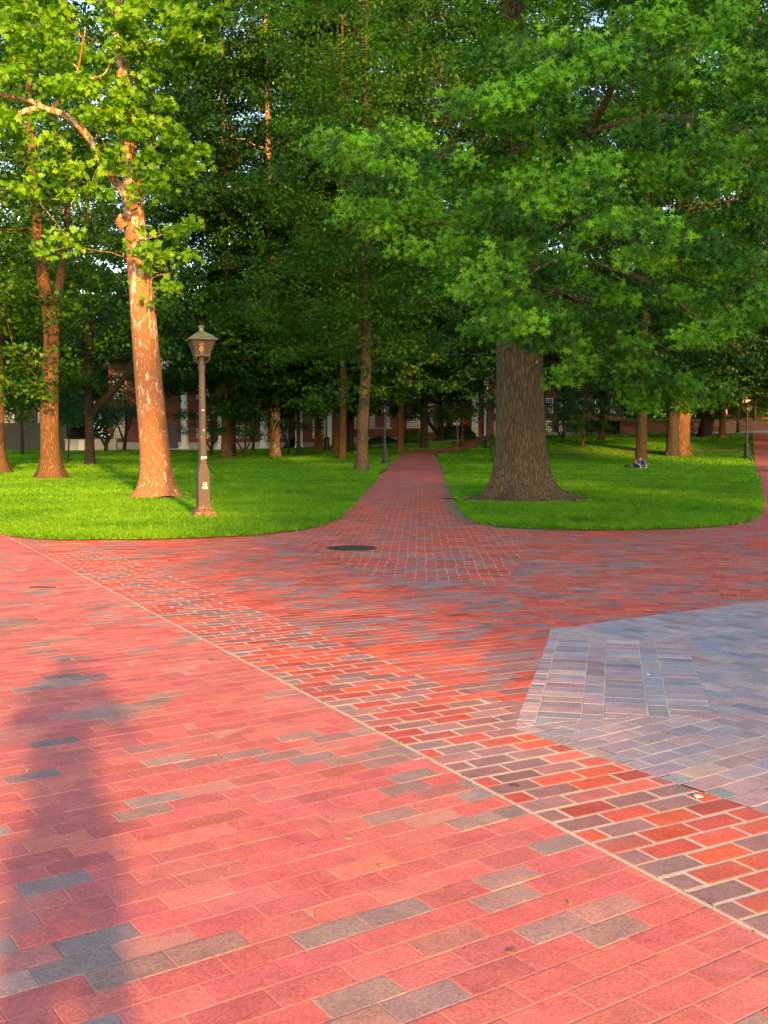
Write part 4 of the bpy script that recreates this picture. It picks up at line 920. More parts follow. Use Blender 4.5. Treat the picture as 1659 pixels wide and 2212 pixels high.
# ------------------------------------------------------------------ lamp posts
def sq(h, z, rot=0, n=4): 
    a = np.arange(n)*2*math.pi/n + math.pi/4 + rot; q = h*math.sqrt(2) if n == 4 else h/math.cos(math.pi/n)
    return np.stack([q*np.cos(a), q*np.sin(a), np.full(n, z)], 1)
def chamfer(h, c, z):
    return np.array([(h,-h+c,z),(h,h-c,z),(h-c,h,z),(-h+c,h,z),(-h,h-c,z),(-h,-h+c,z),(-h+c,-h,z),(h-c,-h,z)])
def lamp(label, loc, rz, paint, roofm, detail, group):
    root = empty('street_lamp', loc, label, 'lamp post', group, rz)
    b = MB(); b.loft([sq(.235, -.1), sq(.235, .05), sq(.215, .075), sq(.205, .115), sq(.15, .165), sq(.137, .20), sq(.132, .23)])
    b.build('base', paint, root, False, .006)
    b = MB(); b.loft([chamfer(.128, .012, .22), chamfer(.122, .012, .86)]); b.loft([chamfer(.126, .014, .86), chamfer(.126, .014, .90), chamfer(.098, .02, 1.02), chamfer(.086, .03, 1.10)])
    b.build('pedestal', paint, root)
    b = MB(); b.loft([chamfer(.083, .034, 1.09), chamfer(.078, .032, 1.3), chamfer(.056, .023, 2.86), chamfer(.054, .022, 2.92), chamfer(.064, .026, 3.0), chamfer(.064, .026, 3.07)])
    b.lathe([(.072, 3.07), (.076, 3.085), (.076, 3.105), (.07, 3.12)], 12); b.lathe([(.062, 3.12), (.055, 3.2), (.05, 3.27)], 10)
    b.build('pole', paint, root)
    b = MB()
    for i in range(4):
        a = i*math.pi/2 + math.pi/4; c, s = math.cos(a), math.sin(a)
        b.tube(spline([(.06*c,.06*s,3.11), (.14*c,.14*s,3.13), (.185*c,.185*s,3.19), (.17*c,.17*s,3.26)], 9), np.full(9, .012), 6)
    b.build('bracket', paint, root, True)
    z0, z1, h0, h1 = 3.26, 3.56, .135, .235
    b = MB(); b.loft([sq(h0+.012, z0-.025), sq(h0+.016, z0), sq(h0+.012, z0+.016)])
    A, B_ = sq(h0, z0), sq(h1, z1)
    for i in range(4):
        b.tube([A[i], B_[i]], [.010, .010], 4)
        for Pq, zz in ((A, .014), (B_, -.012)):
            p, q = Pq[i].copy(), Pq[(i+1)%4].copy(); p[2] += zz; q[2] += zz; b.tube([p, q], [.011, .011], 4)
    fr = b.build('lantern_frame', paint, root)
    for i in range(4):
        p = [A[i], A[(i+1)%4], B_[(i+1)%4], B_[i]]; c = np.mean(p, 0); p = [c+(q-c)*.97 for q in p]
        n_ = np.cross(p[1]-p[0], p[3]-p[0]); n_ /= np.linalg.norm(n_); g = MB(); g.loft([[q for q in p], [q-n_*.004 for q in p]]); g.build('pane', M['glass'], fr)
    b = MB(); b.loft([sq(.285, z1), sq(.29, z1+.018), sq(.245, z1+.05), sq(.15, z1+.125), sq(.07, z1+.165), sq(.055, z1+.18)])
    rf = b.build('lantern_roof', roofm, root)
    b = MB(); b.lathe([(.05, z1+.17), (.05, z1+.25), (.068, z1+.255), (.070, z1+.275), (.05, z1+.295), (.018, z1+.305)], 12); b.build('chimney_cap', roofm, root, False)
    b = MB(); b.lathe([(.03, z0+.016), (.03, z0+.09), (.05, z0+.10), (.05, z0+.17), (.02, z0+.185)], 12); b.build('bulb_socket', M['white'], root, True)
    b = MB(); b.lathe([(.02, z0+.185), (.045, z0+.22), (.055, z0+.26), (.04, z0+.30), (.012, z0+.315)], 12); b.build('bulb', M['white'], root, True)
    if detail:
        # rust streaks at the foot, old sticker remains, stencilled number
        for zz, hh, w0, w1 in ((1.20, .035, -.05, .062), (2.16, .012, -.025, .035), (1.185, .012, -.055, -.02), (1.75, .035, .0, .02), (1.62, .012, -.05, -.035)):
            y = -np.interp(zz, [1.09, 1.3, 2.86], [.083, .078, .056]) - .003
            p = [(w0, zz), (w0+(w1-w0)*.4, zz-.006), (w1, zz+.004), (w1-.004, zz+hh), (w0+(w1-w0)*.55, zz+hh*.75), (w0+.004, zz+hh*1.05)]
            q = MB(); q.loft([[(a, y, c) for a, c in p], [(a, y+.002, c) for a, c in p]]); q.build('sticker', M['paper'], root)
        for txt, zz, s in (('CS', .655, .075), ('026', .582, .075)):
            cu = bpy.data.curves.new('stencil', 'FONT'); cu.body = txt; cu.size = s; cu.extrude = .0008; cu.align_x = 'CENTER'; cu.offset = .0016
            t0 = bpy.data.objects.new('stencil', cu); COL.objects.link(t0); bpy.context.view_layer.update()
            me = bpy.data.meshes.new_from_object(t0.evaluated_get(bpy.context.evaluated_depsgraph_get())); bpy.data.objects.remove(t0)
            me.materials.clear(); me.materials.append(M['paper']); t = bpy.data.objects.new('stencil_number', me); link(t, root); t.location = (.012, -.1275, zz); t.rotation_euler = (R_(90), 0, 0)
    return root
lb = G(440, 1121); lb[2] = ZL - .01
lamp('old brown lamp post with glass lantern and stencilled number, standing on the sunlit left lawn', lb, R_(20), M['lamp_paint'], M['lamp_roof'], True, None)
LG = 'lamp posts along the paths'
l0 = None
for u, v, lab in ((831, 1002, 'black lamp post left of the brick path, beside the olive-grey trunk'), (998, 966, 'black lamp post in front of the clipped dark bush'), (1052, 968, 'black lamp post by the white pillars, left of the big oak'),
                  (1612, 990, 'brown lamp post on the right lawn beside the side path'), (1594, 935, 'black lamp post before the low brick wall at the right')):
    p = G(u, v); p[2] -= .02
    if l0 is None: l0 = lamp(lab, p, R_(35), M['lamp_black'], M['lamp_black'], False, LG)
    else:
        c = copy_tree(l0, p, lab, R_(20+u % 40), (1, 1, 1), LG)
        for ch in l0.children:
            for gch in ch.children:
                pc = [k_ for k_ in c.children if k_.data == ch.data][0]; d = gch.copy(); COL.objects.link(d); d.parent = pc

# ------------------------------------------------------------------ manhole cover and small litter
mc = G(760, 1187); root = empty('manhole_cover', (mc[0], mc[1], ZB), 'round black cast-iron manhole cover set in the red bricks', 'manhole cover')
b = MB(); b.lathe([(.365, -.006), (.365, .006), (.335, .008)], 48); b.build('frame_ring', M['iron'], root)
b = MB(); b.lathe([(.325, .0), (.325, .010), (.318, .012)], 48)
for rr_ in (.06, .13, .20, .27):
    n_ = max(6, int(rr_*110))
    for i in range(n_):
        a = 6.283*i/n_; cx, cy = rr_*math.cos(a), rr_*math.sin(a); b.lathe([(.012, .011), (.010, .016)], 6, (cx, cy, 0))
b.build('cover_plate', M['iron'], root)
def litter(name, label, cat, u, v, shape, mat, rz=0, z=ZB+.002, group=None):
    p = G(u, v); b = MB(); shape(b); o = b.build(name, mat); o.location = (p[0], p[1], z); o.rotation_euler = (0, 0, rz); tag(o, label, cat, group); return o
litter('twig', 'thin dry twig lying on the sunlit bricks at the left', 'twig', 92, 1276, lambda b: b.tube([(-.14,0,.008),(-.05,.006,.014),(.06,-.004,.010),(.14,.012,.008)], [.006,.007,.005,.003], 6), M['dark_bark'])
litter('paper_scrap', 'scrap of white paper on the red and purple edge bricks', 'litter', 1508, 1732, lambda b: b.loft([[(-.018,-.012,.001),(.016,-.014,.004),(.018,.012,.002),(-.014,.014,.006)],[(-.018,-.012,.003),(.016,-.014,.006),(.018,.012,.004),(-.014,.014,.008)]]), M['paper'], .4)
litter('paper_scrap', 'white scrap on the blue bricks by the stacked bands', 'litter', 1400, 1470, lambda b: b.loft([[(-.012,-.010,.001),(.012,-.010,.002),(.012,.012,.001),(-.010,.010,.004)],[(-.012,-.010,.003),(.012,-.010,.004),(.012,.012,.003),(-.010,.010,.006)]]), M['paper'], 1.)
litter('pale_leaf', 'small pale leaf on the red bricks near the bottom of the photo', 'leaf', 1108, 2082, lambda b: b.loft([[(-.022,0,.002),(0,-.008,.003),(.024,0,.005),(0,.009,.004)],[(-.022,0,.003),(0,-.008,.004),(.024,0,.006),(0,.009,.005)]]), M['dead_leaf'], .2)
rl = np.random.default_rng(77)
pl = np.stack([rl.uniform(-9, 7, 1700), rl.uniform(2.5, 40, 1700)], 1); pl = pl[(np.abs(pl[:,0]) < pl[:,1]*.42)]
mL = inpoly(pl, outL) | inpoly(pl, outR); keep = mL | (rl.random(len(pl)) < .22); pl = pl[keep]; mL = mL[keep]
p3 = np.concatenate([pl, np.where(mL, ZL+.035, ZB+.006)[:, None]], 1)
Vq, Tq, Rq = leaf_mesh(MAPLE, p3, rl.normal(0, .25, p3.shape)+np.array([0, 0, 1]), rl.normal(0, 1, p3.shape), rl.uniform(.018, .05, len(p3)), rl.random(len(p3)))
tag(link(bpy.data.objects.new('fallen_leaves', mesh_np('fallen_leaves', Vq, tris=Tq, mat=M['dead_leaf'], attrs={'rnd': Rq}))), 'dry leaf bits scattered over lawn and bricks', None, None, 'stuff')
# weeds in the wide joint along the walk's edge
tt = rl.uniform(-1, 22, 520); wp = np.array([at(s, .012 + rl.normal(0, .012)) for s in tt]); wp = np.concatenate([wp, np.full((len(wp), 1), .006)], 1)
big = (vnoise(tt*1.2, tt*0, 4) > .45); wp = wp[big]
Vq, Tq, Rq = leaf_mesh(DIAM, wp, rl.normal(0, .6, wp.shape)+np.array([0, 0, .8]), rl.normal(0, 1, wp.shape)+np.array([0, 0, .5]), rl.uniform(.010, .028, len(wp)), rl.random(len(wp)))
tag(link(bpy.data.objects.new('weeds', mesh_np('weeds', Vq, tris=Tq, mat=M['leaf_syc'], attrs={'rnd': Rq}))), 'tiny weeds in the joint along the walk edge', None, None, 'stuff')

# ------------------------------------------------------------------ far paths
def far_brick_mat():
    m, nt, out = new_mat('far path brick'); n = N(nt); t = n('TexCoord').outputs['Object']
    b_ = n('TexBrick', {'Vector': t, 'Color1': (.50,.105,.070,1), 'Color2': (.36,.105,.085,1), 'Mortar': (.30,.22,.18,1), 'Scale': 1., 'Mortar Size': .008, 'Brick Width': .25, 'Row Height': .125})
    nz = n.noise(t, .9, 5); c = n.mix(1., b_.outputs[0], n.ramp(nz, [(.3, (.75,.75,.78)), (.7, (1.15,1.1,1.1))]), 'MULTIPLY')
    finish(nt, out, n('BsdfPrincipled', {'Base Color': c, 'Roughness': .9, 'Specular IOR Level': .2})); return m
M['path'] = far_brick_mat()
def strip(name, label, left, right, mat, dz, n=40):
    a, b_ = spline(left, n), spline(right, n); V = np.concatenate([a, b_]); V[:,2] = terr(V[:,0], V[:,1]) + dz
    i = np.arange(n-1); Q_ = np.stack([i+n, i+n+1, i+1, i], 1)
    # rows across so that it follows the ground
    f = np.linspace(0, 1, 5); W = np.concatenate([a + (b_-a)*t for t in f]); W[:,2] = terr(W[:,0], W[:,1]) + dz
    Q_ = np.concatenate([np.stack([i+k*n, i+(k+1)*n, i+(k+1)*n+1, i+k*n+1], 1) for k in range(4)])
    o = link(bpy.data.objects.new(name, mesh_np(name, W, quads=Q_, mat=mat))); me = o.data
    if me.polygons[0].normal.z < 0: me.flip_normals()
    return tag(o, label, None, None, 'structure')
g3 = lambda u, v: G(u, v)
strip('brick_path', 'far end of the brick path', [g3(829,1015), g3(846,1001), g3(858,990), g3(868,982), g3(880,976)], [g3(956,1015), g3(948,1001), g3(943,990), g3(938,983), g3(940,978)], M['path'], .024)
strip('brick_path', 'brick path turning right towards the white-pillared entrance', [g3(880,976), g3(925,972), g3(972,968), g3(1000,958), g3(1020,951), g3(1036,946)], [g3(940,979), g3(975,975), g3(1010,970), g3(1030,962), g3(1046,954), g3(1062,946)], M['path'], .055)
strip('brick_path', 'brick path along the right edge up to the brick wall', [g3(1634,1018), g3(1631,1000), g3(1628,975), g3(1626,955), g3(1625,936)], [g3(1820,1018), g3(1790,1000), g3(1760,975), g3(1730,955), g3(1705,936)], M['path'], .05)
for y0, y1, w_, xa, xb, lab in ((62.5, 63.5, 1.3, -60, -.5, 'thin path crossing the left lawn'), (63.5, 62.0, 1.1, 5.0, 20, 'thin path crossing the right lawn'), (76, 78, 1.2, 8, 27, 'thin path farther up the right lawn')):
    strip('cross_path', lab, [(xa, y0, 0), ((xa+xb)/2, (y0+y1)/2, 0), (xb, y1, 0)], [(xa, y0+w_, 0), ((xa+xb)/2, (y0+y1)/2+w_, 0), (xb, y1+w_, 0)], M['soil'], .05)
strip('cross_path', 'grey path under the brick wall', [g3(1500,938), g3(1600,937), g3(1720,936)], [g3(1500,931), g3(1600,930), g3(1720,929)], M['stone'], .06)
strip('cross_path', 'pale path rising in front of the brick hall', [g3(800,966), g3(880,962), g3(950,957), g3(1000,952)], [g3(800,964), g3(880,960), g3(950,955), g3(1000,950)], M['stone'], .06)

# ------------------------------------------------------------------ buildings
def window(root, xc, z0, w, h, y, cols=3, rows=5, name='window', arch=False):
    b = MB(); t = .09
    b.box((xc-w/2-t, y-.10, z0), (xc-w/2, y+.02, z0+h)); b.box((xc+w/2, y-.10, z0), (xc+w/2+t, y+.02, z0+h))
    b.box((xc-w/2-t, y-.11, z0+h), (xc+w/2+t, y+.02, z0+h+t*1.3))
    for i in range(1, cols): xx = xc-w/2+w*i/cols; b.box((xx-.025, y-.075, z0), (xx+.025, y-.03, z0+h))
    for i in range(1, rows): zz = z0+h*i/rows; q = .025 if i != rows//2 else .05; b.box((xc-w/2, y-.07, zz-q), (xc+w/2, y-.032, zz+q))
    f = b.build(name, M['white'], root)
    b = MB(); b.box((xc-w/2-t*1.8, y-.18, z0-.14), (xc+w/2+t*1.8, y+.02, z0-.002)); b.build('sill', M['stone'], f)
    b = MB(); b.box((xc-w/2, y-.028, z0), (xc+w/2, y+.01, z0+h)); b.build('pane', M['pane'], f)
def wx(u, Y): return (u-CU)*Y/F
def wz(v, Y): return float(P(CU, v, Y)[2])
# left hall with a portico of white columns
Y0 = 104.0; root = empty('brick_hall', (0, Y0, 0), 'red brick hall with tall white round columns behind the trees on the left', 'building')
Z = lambda v, Y=Y0: wz(v, Y); X = lambda u, Y=Y0: wx(u, Y)
zb = Z(972); x0, x1 = X(238, Y0+5), X(748, Y0+5); 
b = MB(); b.box((x0, 5, zb-1.5), (x1, 20, Z(770))); b.build('wall', M['hall_brick'], root)
b = MB(); b.box((x0-.05, 4.9, zb-1.5), (x1+.05, 5.02, zb+.75)); b.box((X(290), -.9, zb-1.5), (X(732), 4.95, zb+.12)); b.box((X(285), -1.7, zb-1.5), (X(737), -.92, zb-.12)); b.build('stone_base', M['stone'], root)
for u in (320, 399, 478, 570, 646, 715):
    b = MB(); r_ = .36; xc = X(u); b.box((xc-.5, -.5+.3, zb+.12), (xc+.5, .5+.3, zb+.27))
    zt = Z(800); b.lathe([(.46, zb+.27), (.47, zb+.36), (.40, zb+.46), (r_+.01, zb+.55), (r_+.01, zb+2.5), (r_*.97, (zb+zt)/2), (r_*.84, zt-.5), (.36, zt-.42), (.36, zt-.34), (.46, zt-.2)], 20, (xc, .3, 0)); b.box((xc-.5, -.2, zt-.2), (xc+.5, .8, zt))
    b.build('column', M['white'], root, False)
b = MB(); zt = Z(800); b.box((X(295), -.25, zt), (X(742), 4.95, zt+.7)); b.box((X(292), -.4, zt+.7), (X(745), 4.95, zt+1.2)); b.box((X(288), -.7, zt+1.2), (X(749), 4.95, zt+1.5)); b.build('entablature', M['white'], root)
b = MB(); zr = zt+1.5; b.loft([[(x0-.6,-.8,zr),(x1+.6,-.8,zr),(x1+.6,21,zr),(x0-.6,21,zr)],[(x0+3,6,zr+.8),(x1-3,6,zr+.8),(x1-3,14,zr+.8),(x0+3,14,zr+.8)]]); b.build('roof', M['slate'], root)
for u in (262, 440, 525, 610, 690):
    for z0 in (zb+1.3, zb+5.4): window(root, X(u, Y0+5), z0, 1.15, 2.4, 5, 3, 6)
b = MB()
xs0, xs1 = X(604), X(645)
for i in range(11): f = i/11; b.box((xs0+(xs1-xs0)*f, 2.2, zb+.12), (xs1, 3.6, zb+.12+(i+1)*.17))
b.build('stair', M['slate'], root)
b = MB(); b.tube([(xs0-.3, 2.15, zb+1.0), (xs1, 2.15, zb+2.95)], [.05, .05], 6)
for f in np.linspace(0, 1, 12): b.tube([(xs0-.3+(xs1-xs0+.3)*f, 2.15, zb+.12+1.75*f), (xs0-.3+(xs1-xs0+.3)*f, 2.15, zb+1.0+1.95*f)], [.02, .02], 4)
b.build('stair_railing', M['lamp_black'], root)
b = MB(); xd = X(372, Y0+5); b.box((xd-.7, 4.86, zb+.12), (xd+.7, 5.0, zb+2.7)); b.build('door', M['slate'], root)
# low pale wing and grey building at the far left
Y1 = 110.; root = empty('grey_building', (0, Y1, 0), 'shadowed grey building with a dark doorway at the far left', 'building'); zb1 = wz(976, Y1)
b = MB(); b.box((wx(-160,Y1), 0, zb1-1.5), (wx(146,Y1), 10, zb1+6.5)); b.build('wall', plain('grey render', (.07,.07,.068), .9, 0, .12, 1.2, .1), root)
b = MB(); b.box((wx(-165,Y1), -.4, zb1+6.5), (wx(150,Y1), 10.4, zb1+6.9)); b.build('roof', M['slate'], root)
b = MB(); b.box((wx(48,Y1), -.05, zb1), (wx(66,Y1), .02, zb1+2.3)); b.build('door', M['lamp_black'], root)
for u in (-60, 20, 100): window(root, wx(u, Y1), zb1+3.2, 1.2, 1.8, 0, 2, 4)
Y2 = 101.5; root = empty('pale_wall', (0, Y2, 0), 'low pale wall with a bright white gate between the orange-lit trunks', 'wall'); zb2 = wz(973, Y2)
b = MB(); b.box((wx(142,Y2), 0, zb2-1.2), (wx(252,Y2), .4, zb2+1.0)); b.build('wall_body', M['stone'], root)
b = MB(); b.box((wx(140,Y2), -.06, zb2+1.0), (wx(254,Y2), .46, zb2+1.1)); b.build('coping', M['stone'], root)
b = MB(); b.box((wx(172,Y2), -.08, zb2), (wx(183,Y2), -.01, zb2+1.0))
for z_ in (.3, .55, .8): b.box((wx(172.5,Y2), -.10, zb2+z_-.02), (wx(182.5,Y2), -.085, zb2+z_+.02))
b.build('gate', M['white'], root)
# middle brick hall
Y3 = 112.; root = empty('brick_hall', (0, Y3, 0), 'red brick hall with white windows and white pillars at the end of the path', 'building')
X3 = lambda u: wx(u, Y3); Z3 = lambda v: wz(v, Y3); zb3 = Z3(952)
b = MB(); b.box((X3(757), 0, zb3-2), (X3(1066), 14, Z3(770))); b.build('wall', M['hall_brick'], root)
b = MB(); b.box((X3(756), -.08, zb3-2), (X3(958), .02, zb3+.35)); b.build('stone_base', M['stone'], root)
b = MB(); b.box((X3(766), -.10, Z3(926.5)), (X3(846), .02, Z3(924))); b.build('sill_course', M['stone'], root)
for u, v0, v1, wv in ((772, 923, 888, 7.5), (836, 923, 880, 7.5), (804, 923, 880, 7.5), (893, 922, 899, 23), (930.5, 931, 905, 6), (930.5, 885, 850, 6), (893, 880, 850, 12), (772, 868, 835, 7.5), (836, 868, 835, 7.5)):
    window(root, X3(u), Z3(v0), wv*Y3/F, (v0-v1)*Y3/F, 0, 3 if wv < 20 else 4, 6)
b = MB()
b.box((X3(948), -1.8, zb3-1.5), (X3(1062), -.02, Z3(946))); b.build('porch_floor', M['stone'], root)
for u0, u1 in ((952, 965), (978, 991), (1018, 1031), (1044, 1052)):
    b = MB(); xa, xb = X3(u0), X3(u1); b.box((xa-.06, -.75, Z3(946)), (xb+.06, -.05, Z3(946)+.28)); b.box((xa, -.66, Z3(946)+.28), (xb, -.05, Z3(822))); b.box((xa-.08, -.75, Z3(822)), (xb+.08, -.05, Z3(816))); b.build('pillar', M['white'], root, False, .02)
b = MB(); b.box((X3(945), -.9, Z3(816)), (X3(1062), -.02, Z3(800))); b.box((X3(942), -1.1, Z3(800)), (X3(1064), -.02, Z3(795))); b.build('entablature', M['white'], root)
for u0, u1 in ((996, 1013), (1033, 1043)):
    b = MB(); b.box((X3(u0), -.06, Z3(946)), (X3(u1), .03, Z3(880)))
    for zz in (935, 915, 895): b.box((X3(u0)+.1, -.085, Z3(zz)), (X3(u1)-.1, -.062, Z3(zz-13)))
    b.build('door', plain('red door paint', (.36,.045,.035), .5), root)
b = MB(); zr = Z3(770); b.loft([[(X3(752),-.5,zr),(X3(1070),-.5,zr),(X3(1070),14.5,zr),(X3(752),14.5,zr)],[(X3(752),6.5,zr+4),(X3(1070),6.5,zr+4),(X3(1070),7.5,zr+4),(X3(752),7.5,zr+4)]]); b.build('roof', M['slate'], root)
# right wing
Y4 = 118.; root = empty('brick_wing', (0, Y4, 0), 'dark brick wing with white sash windows seen behind the big oak', 'building'); X4 = lambda u: wx(u, Y4); Z4 = lambda v: wz(v, Y4)
b = MB(); b.box((X4(1054), 0, Z4(950)-2), (X4(1345), 12, Z4(800))); b.build('wall', M['dark_hall_brick'], root)
b = MB(); b.box((X4(1052), -.12, Z4(935)-.2), (X4(1347), .02, Z4(934))); b.box((X4(1053), -.06, Z4(950)-2), (X4(1346), .02, Z4(935)-.2)); b.build('stone_base', M['stone'], root)
for u in (1062, 1110, 1150, 1185, 1214, 1250, 1290, 1325):
    for v0, v1 in ((933, 911), (890, 862)): window(root, X4(u), Z4(v0), 11*Y4/F, (v0-v1)*Y4/F, 0, 3, 4)
b = MB(); zr = Z4(800); b.loft([[(X4(1050),-.5,zr),(X4(1350),-.5,zr),(X4(1350),12.5,zr),(X4(1050),12.5,zr)],[(X4(1060),5.5,zr+3.5),(X4(1340),5.5,zr+3.5),(X4(1340),6.5,zr+3.5),(X4(1060),6.5,zr+3.5)]]); b.build('roof', M['slate'], root)
# retaining wall, upper lawn and the bright house at the far right
Y5 = 103.; X5 = lambda u: wx(u, Y5); zt5 = wz(911, Y5)
root = empty('retaining_wall', (0, Y5, 0), 'low dark red brick wall holding up the lawn at the far right', 'wall')
b = MB(); b.box((X5(1338), 0, .6), (X5(1860), .4, zt5)); b.build('wall_body', M['wall_brick'], root)
b = MB(); b.box((X5(1337), -.05, zt5), (X5(1861), .45, zt5+.10)); b.build('coping', M['wall_brick'], root)
Vu, Qu = grid(np.linspace(X5(1339), X5(1858), 14), np.linspace(Y5+.42, 150, 14), lambda X_, Y_: zt5 + .05 + (Y_-Y5)*.03)
tag(link(bpy.data.objects.new('upper_lawn', mesh_np('upper_lawn', Vu, quads=Qu, mat=M['lawn'], smooth=True))), 'lawn above the brick wall', None, None, 'structure')
Y6 = 122.; root = empty('brick_house', (0, Y6, 0), 'bright red brick house front with white corner boards above the brick wall', 'building'); X6 = lambda u: wx(u, Y6); Z6 = lambda v: wz(v, Y6)
b = MB(); b.box((X6(1566), 0, Z6(898)-2), (X6(1760), 12, Z6(820))); b.build('wall', M['hall_brick'], root)
b = MB(); b.box((X6(1563), -.15, Z6(897)), (X6(1568), .1, Z6(822))); b.box((X6(1563), -.2, Z6(900)), (X6(1600), -.02, Z6(895.5))); b.box((X6(1586), -.15, Z6(895.5)), (X6(1590), -.01, Z6(822))); b.build('corner_board', M['white'], root)
for u in (1596, 1612, 1634, 1655, 1690): window(root, X6(u), Z6(892), 8*Y6/F, 26*Y6/F, 0, 2, 4)
b = MB(); b.loft([[(X6(1558),-.6,Z6(820)),(X6(1768),-.6,Z6(820)),(X6(1768),12.6,Z6(820)),(X6(1558),12.6,Z6(820))],[(X6(1570),5,Z6(780)),(X6(1755),5,Z6(780)),(X6(1755),7,Z6(780)),(X6(1570),7,Z6(780))]]); b.build('roof', M['slate'], root)
p = G(706, 971); b = MB(); b.lathe([(.20, 0), (.24, .05), (.25, .85), (.28, .87), (.28, .95), (.2, 1.05), (.06, 1.12)], 14); o = b.build('litter_bin', M['lamp_black']); o.location = p; tag(o, 'slim dark litter bin beside the last white column of the left hall', 'bin')

# ------------------------------------------------------------------ people
def skin_body(name, nodes, edges, mat, parent, sub=1):
    """nodes: {key: (x,y,z,r)}; one continuous skinned surface"""
    keys = list(nodes); idx = {k: i for i, k in enumerate(keys)}
    me = bpy.data.meshes.new(name); me.from_pydata([nodes[k][:3] for k in keys], [(idx[a], idx[b]) for a, b in edges], []); me.materials.append(mat)
    o = link(bpy.data.objects.new(name, me), parent)
    s = o.modifiers.new('skin', 'SKIN'); s.use_smooth_shade = True
    for i, k in enumerate(keys):
        q = nodes[k][3]; q = q if isinstance(q, tuple) else (q, q)
        me.skin_vertices[0].data[i].radius = q; me.skin_vertices[0].data[i].use_root = (i == 0)
    m = o.modifiers.new('sub', 'SUBSURF'); m.levels = m.render_levels = sub
    return o
SKIN = plain('skin', (.52,.30,.21), .55, 0, .05, 6, .02); JEANS = plain('blue jeans', (.035,.085,.23), .85, 0, .2, 14, .15)
SHIRT = plain('orange red shirt', (.50,.09,.04), .8, 0, .12, 9, .1); HAIR = plain('brown hair', (.07,.035,.02), .6, 0, .2, 30, .2); SHOE = plain('white shoe', (.75,.74,.72), .6)
b = G(1380, 1013); root = empty('person', (b[0]-.05, b[1]-.35, b[2]+.03), 'person in red top and blue jeans sitting bent over drawn-up knees by a trunk', 'person', None, R_(14))
hd = (-.15, -.08, .60)
n = {'pelvis': (0,.25,.13,(.15,.12)), 'waist': (0,.24,.28,(.13,.10)), 'chest': (-.01,.14,.47,(.16,.11)), 'neck': (-.08,.02,.56,.06), 'head': (hd[0],-.07,.565,(.075,.085)), 'crown': (hd[0]-.02,-.15,.50,(.07,.075)), 'chin': (hd[0]-.03,-.145,.44,.035)}
e = [('pelvis','waist'),('waist','chest'),('chest','neck'),('neck','head'),('head','crown'),('crown','chin')]
for s, t in ((-1, 'l'), (1, 'r')):
    n.update({f'hip{t}': (s*.10,.20,.13,.085), f'knee{t}': (s*.14,-.24,.46,.062), f'calf{t}': (s*.14,-.30,.27,.055), f'ankle{t}': (s*.14,-.36,.07,.038), f'toe{t}': (s*.15,-.52,.035,.03),
              f'sh{t}': (s*.19,.12,.50,.055), f'el{t}': (s*.28,-.10,.33,.042), f'wr{t}': (s*.20,-.36,.22,.030), f'hand{t}': (s*.17,-.42,.17,.03)})
    for f, (dx, dz) in enumerate(((-.03,-.02),(-.012,-.035),(.008,-.04),(.025,-.03))): n[f'f{t}{f}'] = (s*.17+dx,-.46,.13+dz*.6,.010); e.append((f'hand{t}', f'f{t}{f}'))
    n[f'th{t}'] = (s*.17-s*.045,-.43,.17,.012); e.append((f'hand{t}', f'th{t}'))
    e += [('pelvis',f'hip{t}'),(f'hip{t}',f'knee{t}'),(f'knee{t}',f'calf{t}'),(f'calf{t}',f'ankle{t}'),(f'ankle{t}',f'toe{t}'),('chest',f'sh{t}'),(f'sh{t}',f'el{t}'),(f'el{t}',f'wr{t}'),(f'wr{t}',f'hand{t}')]
skin_body('body', n, e, SKIN, root)
j = {'p': (0,.25,.135,(.165,.135))}; je = []
for s, t in ((-1, 'l'), (1, 'r')):
    j.update({f'h{t}': (s*.10,.20,.135,.10), f'm{t}': (s*.125,-.02,.31,.085), f'k{t}': (s*.14,-.25,.465,.078), f'c{t}': (s*.14,-.31,.27,.070), f'a{t}': (s*.14,-.365,.07,.062)}); je += [('p',f'h{t}'),(f'h{t}',f'm{t}'),(f'm{t}',f'k{t}'),(f'k{t}',f'c{t}'),(f'c{t}',f'a{t}')]
skin_body('jeans', j, je, JEANS, root)
s_ = {'a': (0,.245,.22,(.16,.125)), 'b': (-.005,.19,.38,(.165,.125)), 'c': (-.01,.13,.49,(.175,.115)), 'd': (-.02,.06,.55,.07)}; se = [('a','b'),('b','c'),('c','d')]
for s, t in ((-1,'l'),(1,'r')): s_.update({f's{t}': (s*.195,.11,.505,.07), f'u{t}': (s*.24,.0,.42,.058)}); se += [('c',f's{t}'),(f's{t}',f'u{t}')]
skin_body('shirt', s_, se, SHIRT, root)
skin_body('hair', {'a': (hd[0],-.045,.61,(.095,.10)), 'b': (hd[0]-.015,-.13,.58,(.10,.10)), 'c': (hd[0]-.025,-.19,.49,(.075,.07))}, [('a','b'),('b','c')], HAIR, root)
for s in (-1, 1): skin_body('shoe', {'a': (s*.14,-.34,.045,.05), 'b': (s*.145,-.45,.04,.05), 'c': (s*.155,-.55,.032,.035)}, [('a','b'),('b','c')], SHOE, root)
bp = empty('backpack', (b[0]-.72, b[1]-.30, b[2]+.02), 'dark backpack lying on the grass beside the sitting person', 'bag')
skin_body('bag_body', {'a': (-.16,0,.11,(.13,.10)), 'b': (0,.01,.13,(.16,.13)), 'c': (.16,0,.12,(.13,.10))}, [('a','b'),('b','c')], M['lamp_black'], bp)
skin_body('strap', {'a': (-.2,-.1,.14,.015), 'b': (-.05,-.2,.04,.015), 'c': (.12,-.16,.03,.015), 'd': (.2,-.08,.12,.015)}, [('a','b'),('b','c'),('c','d')], M['lamp_black'], bp)
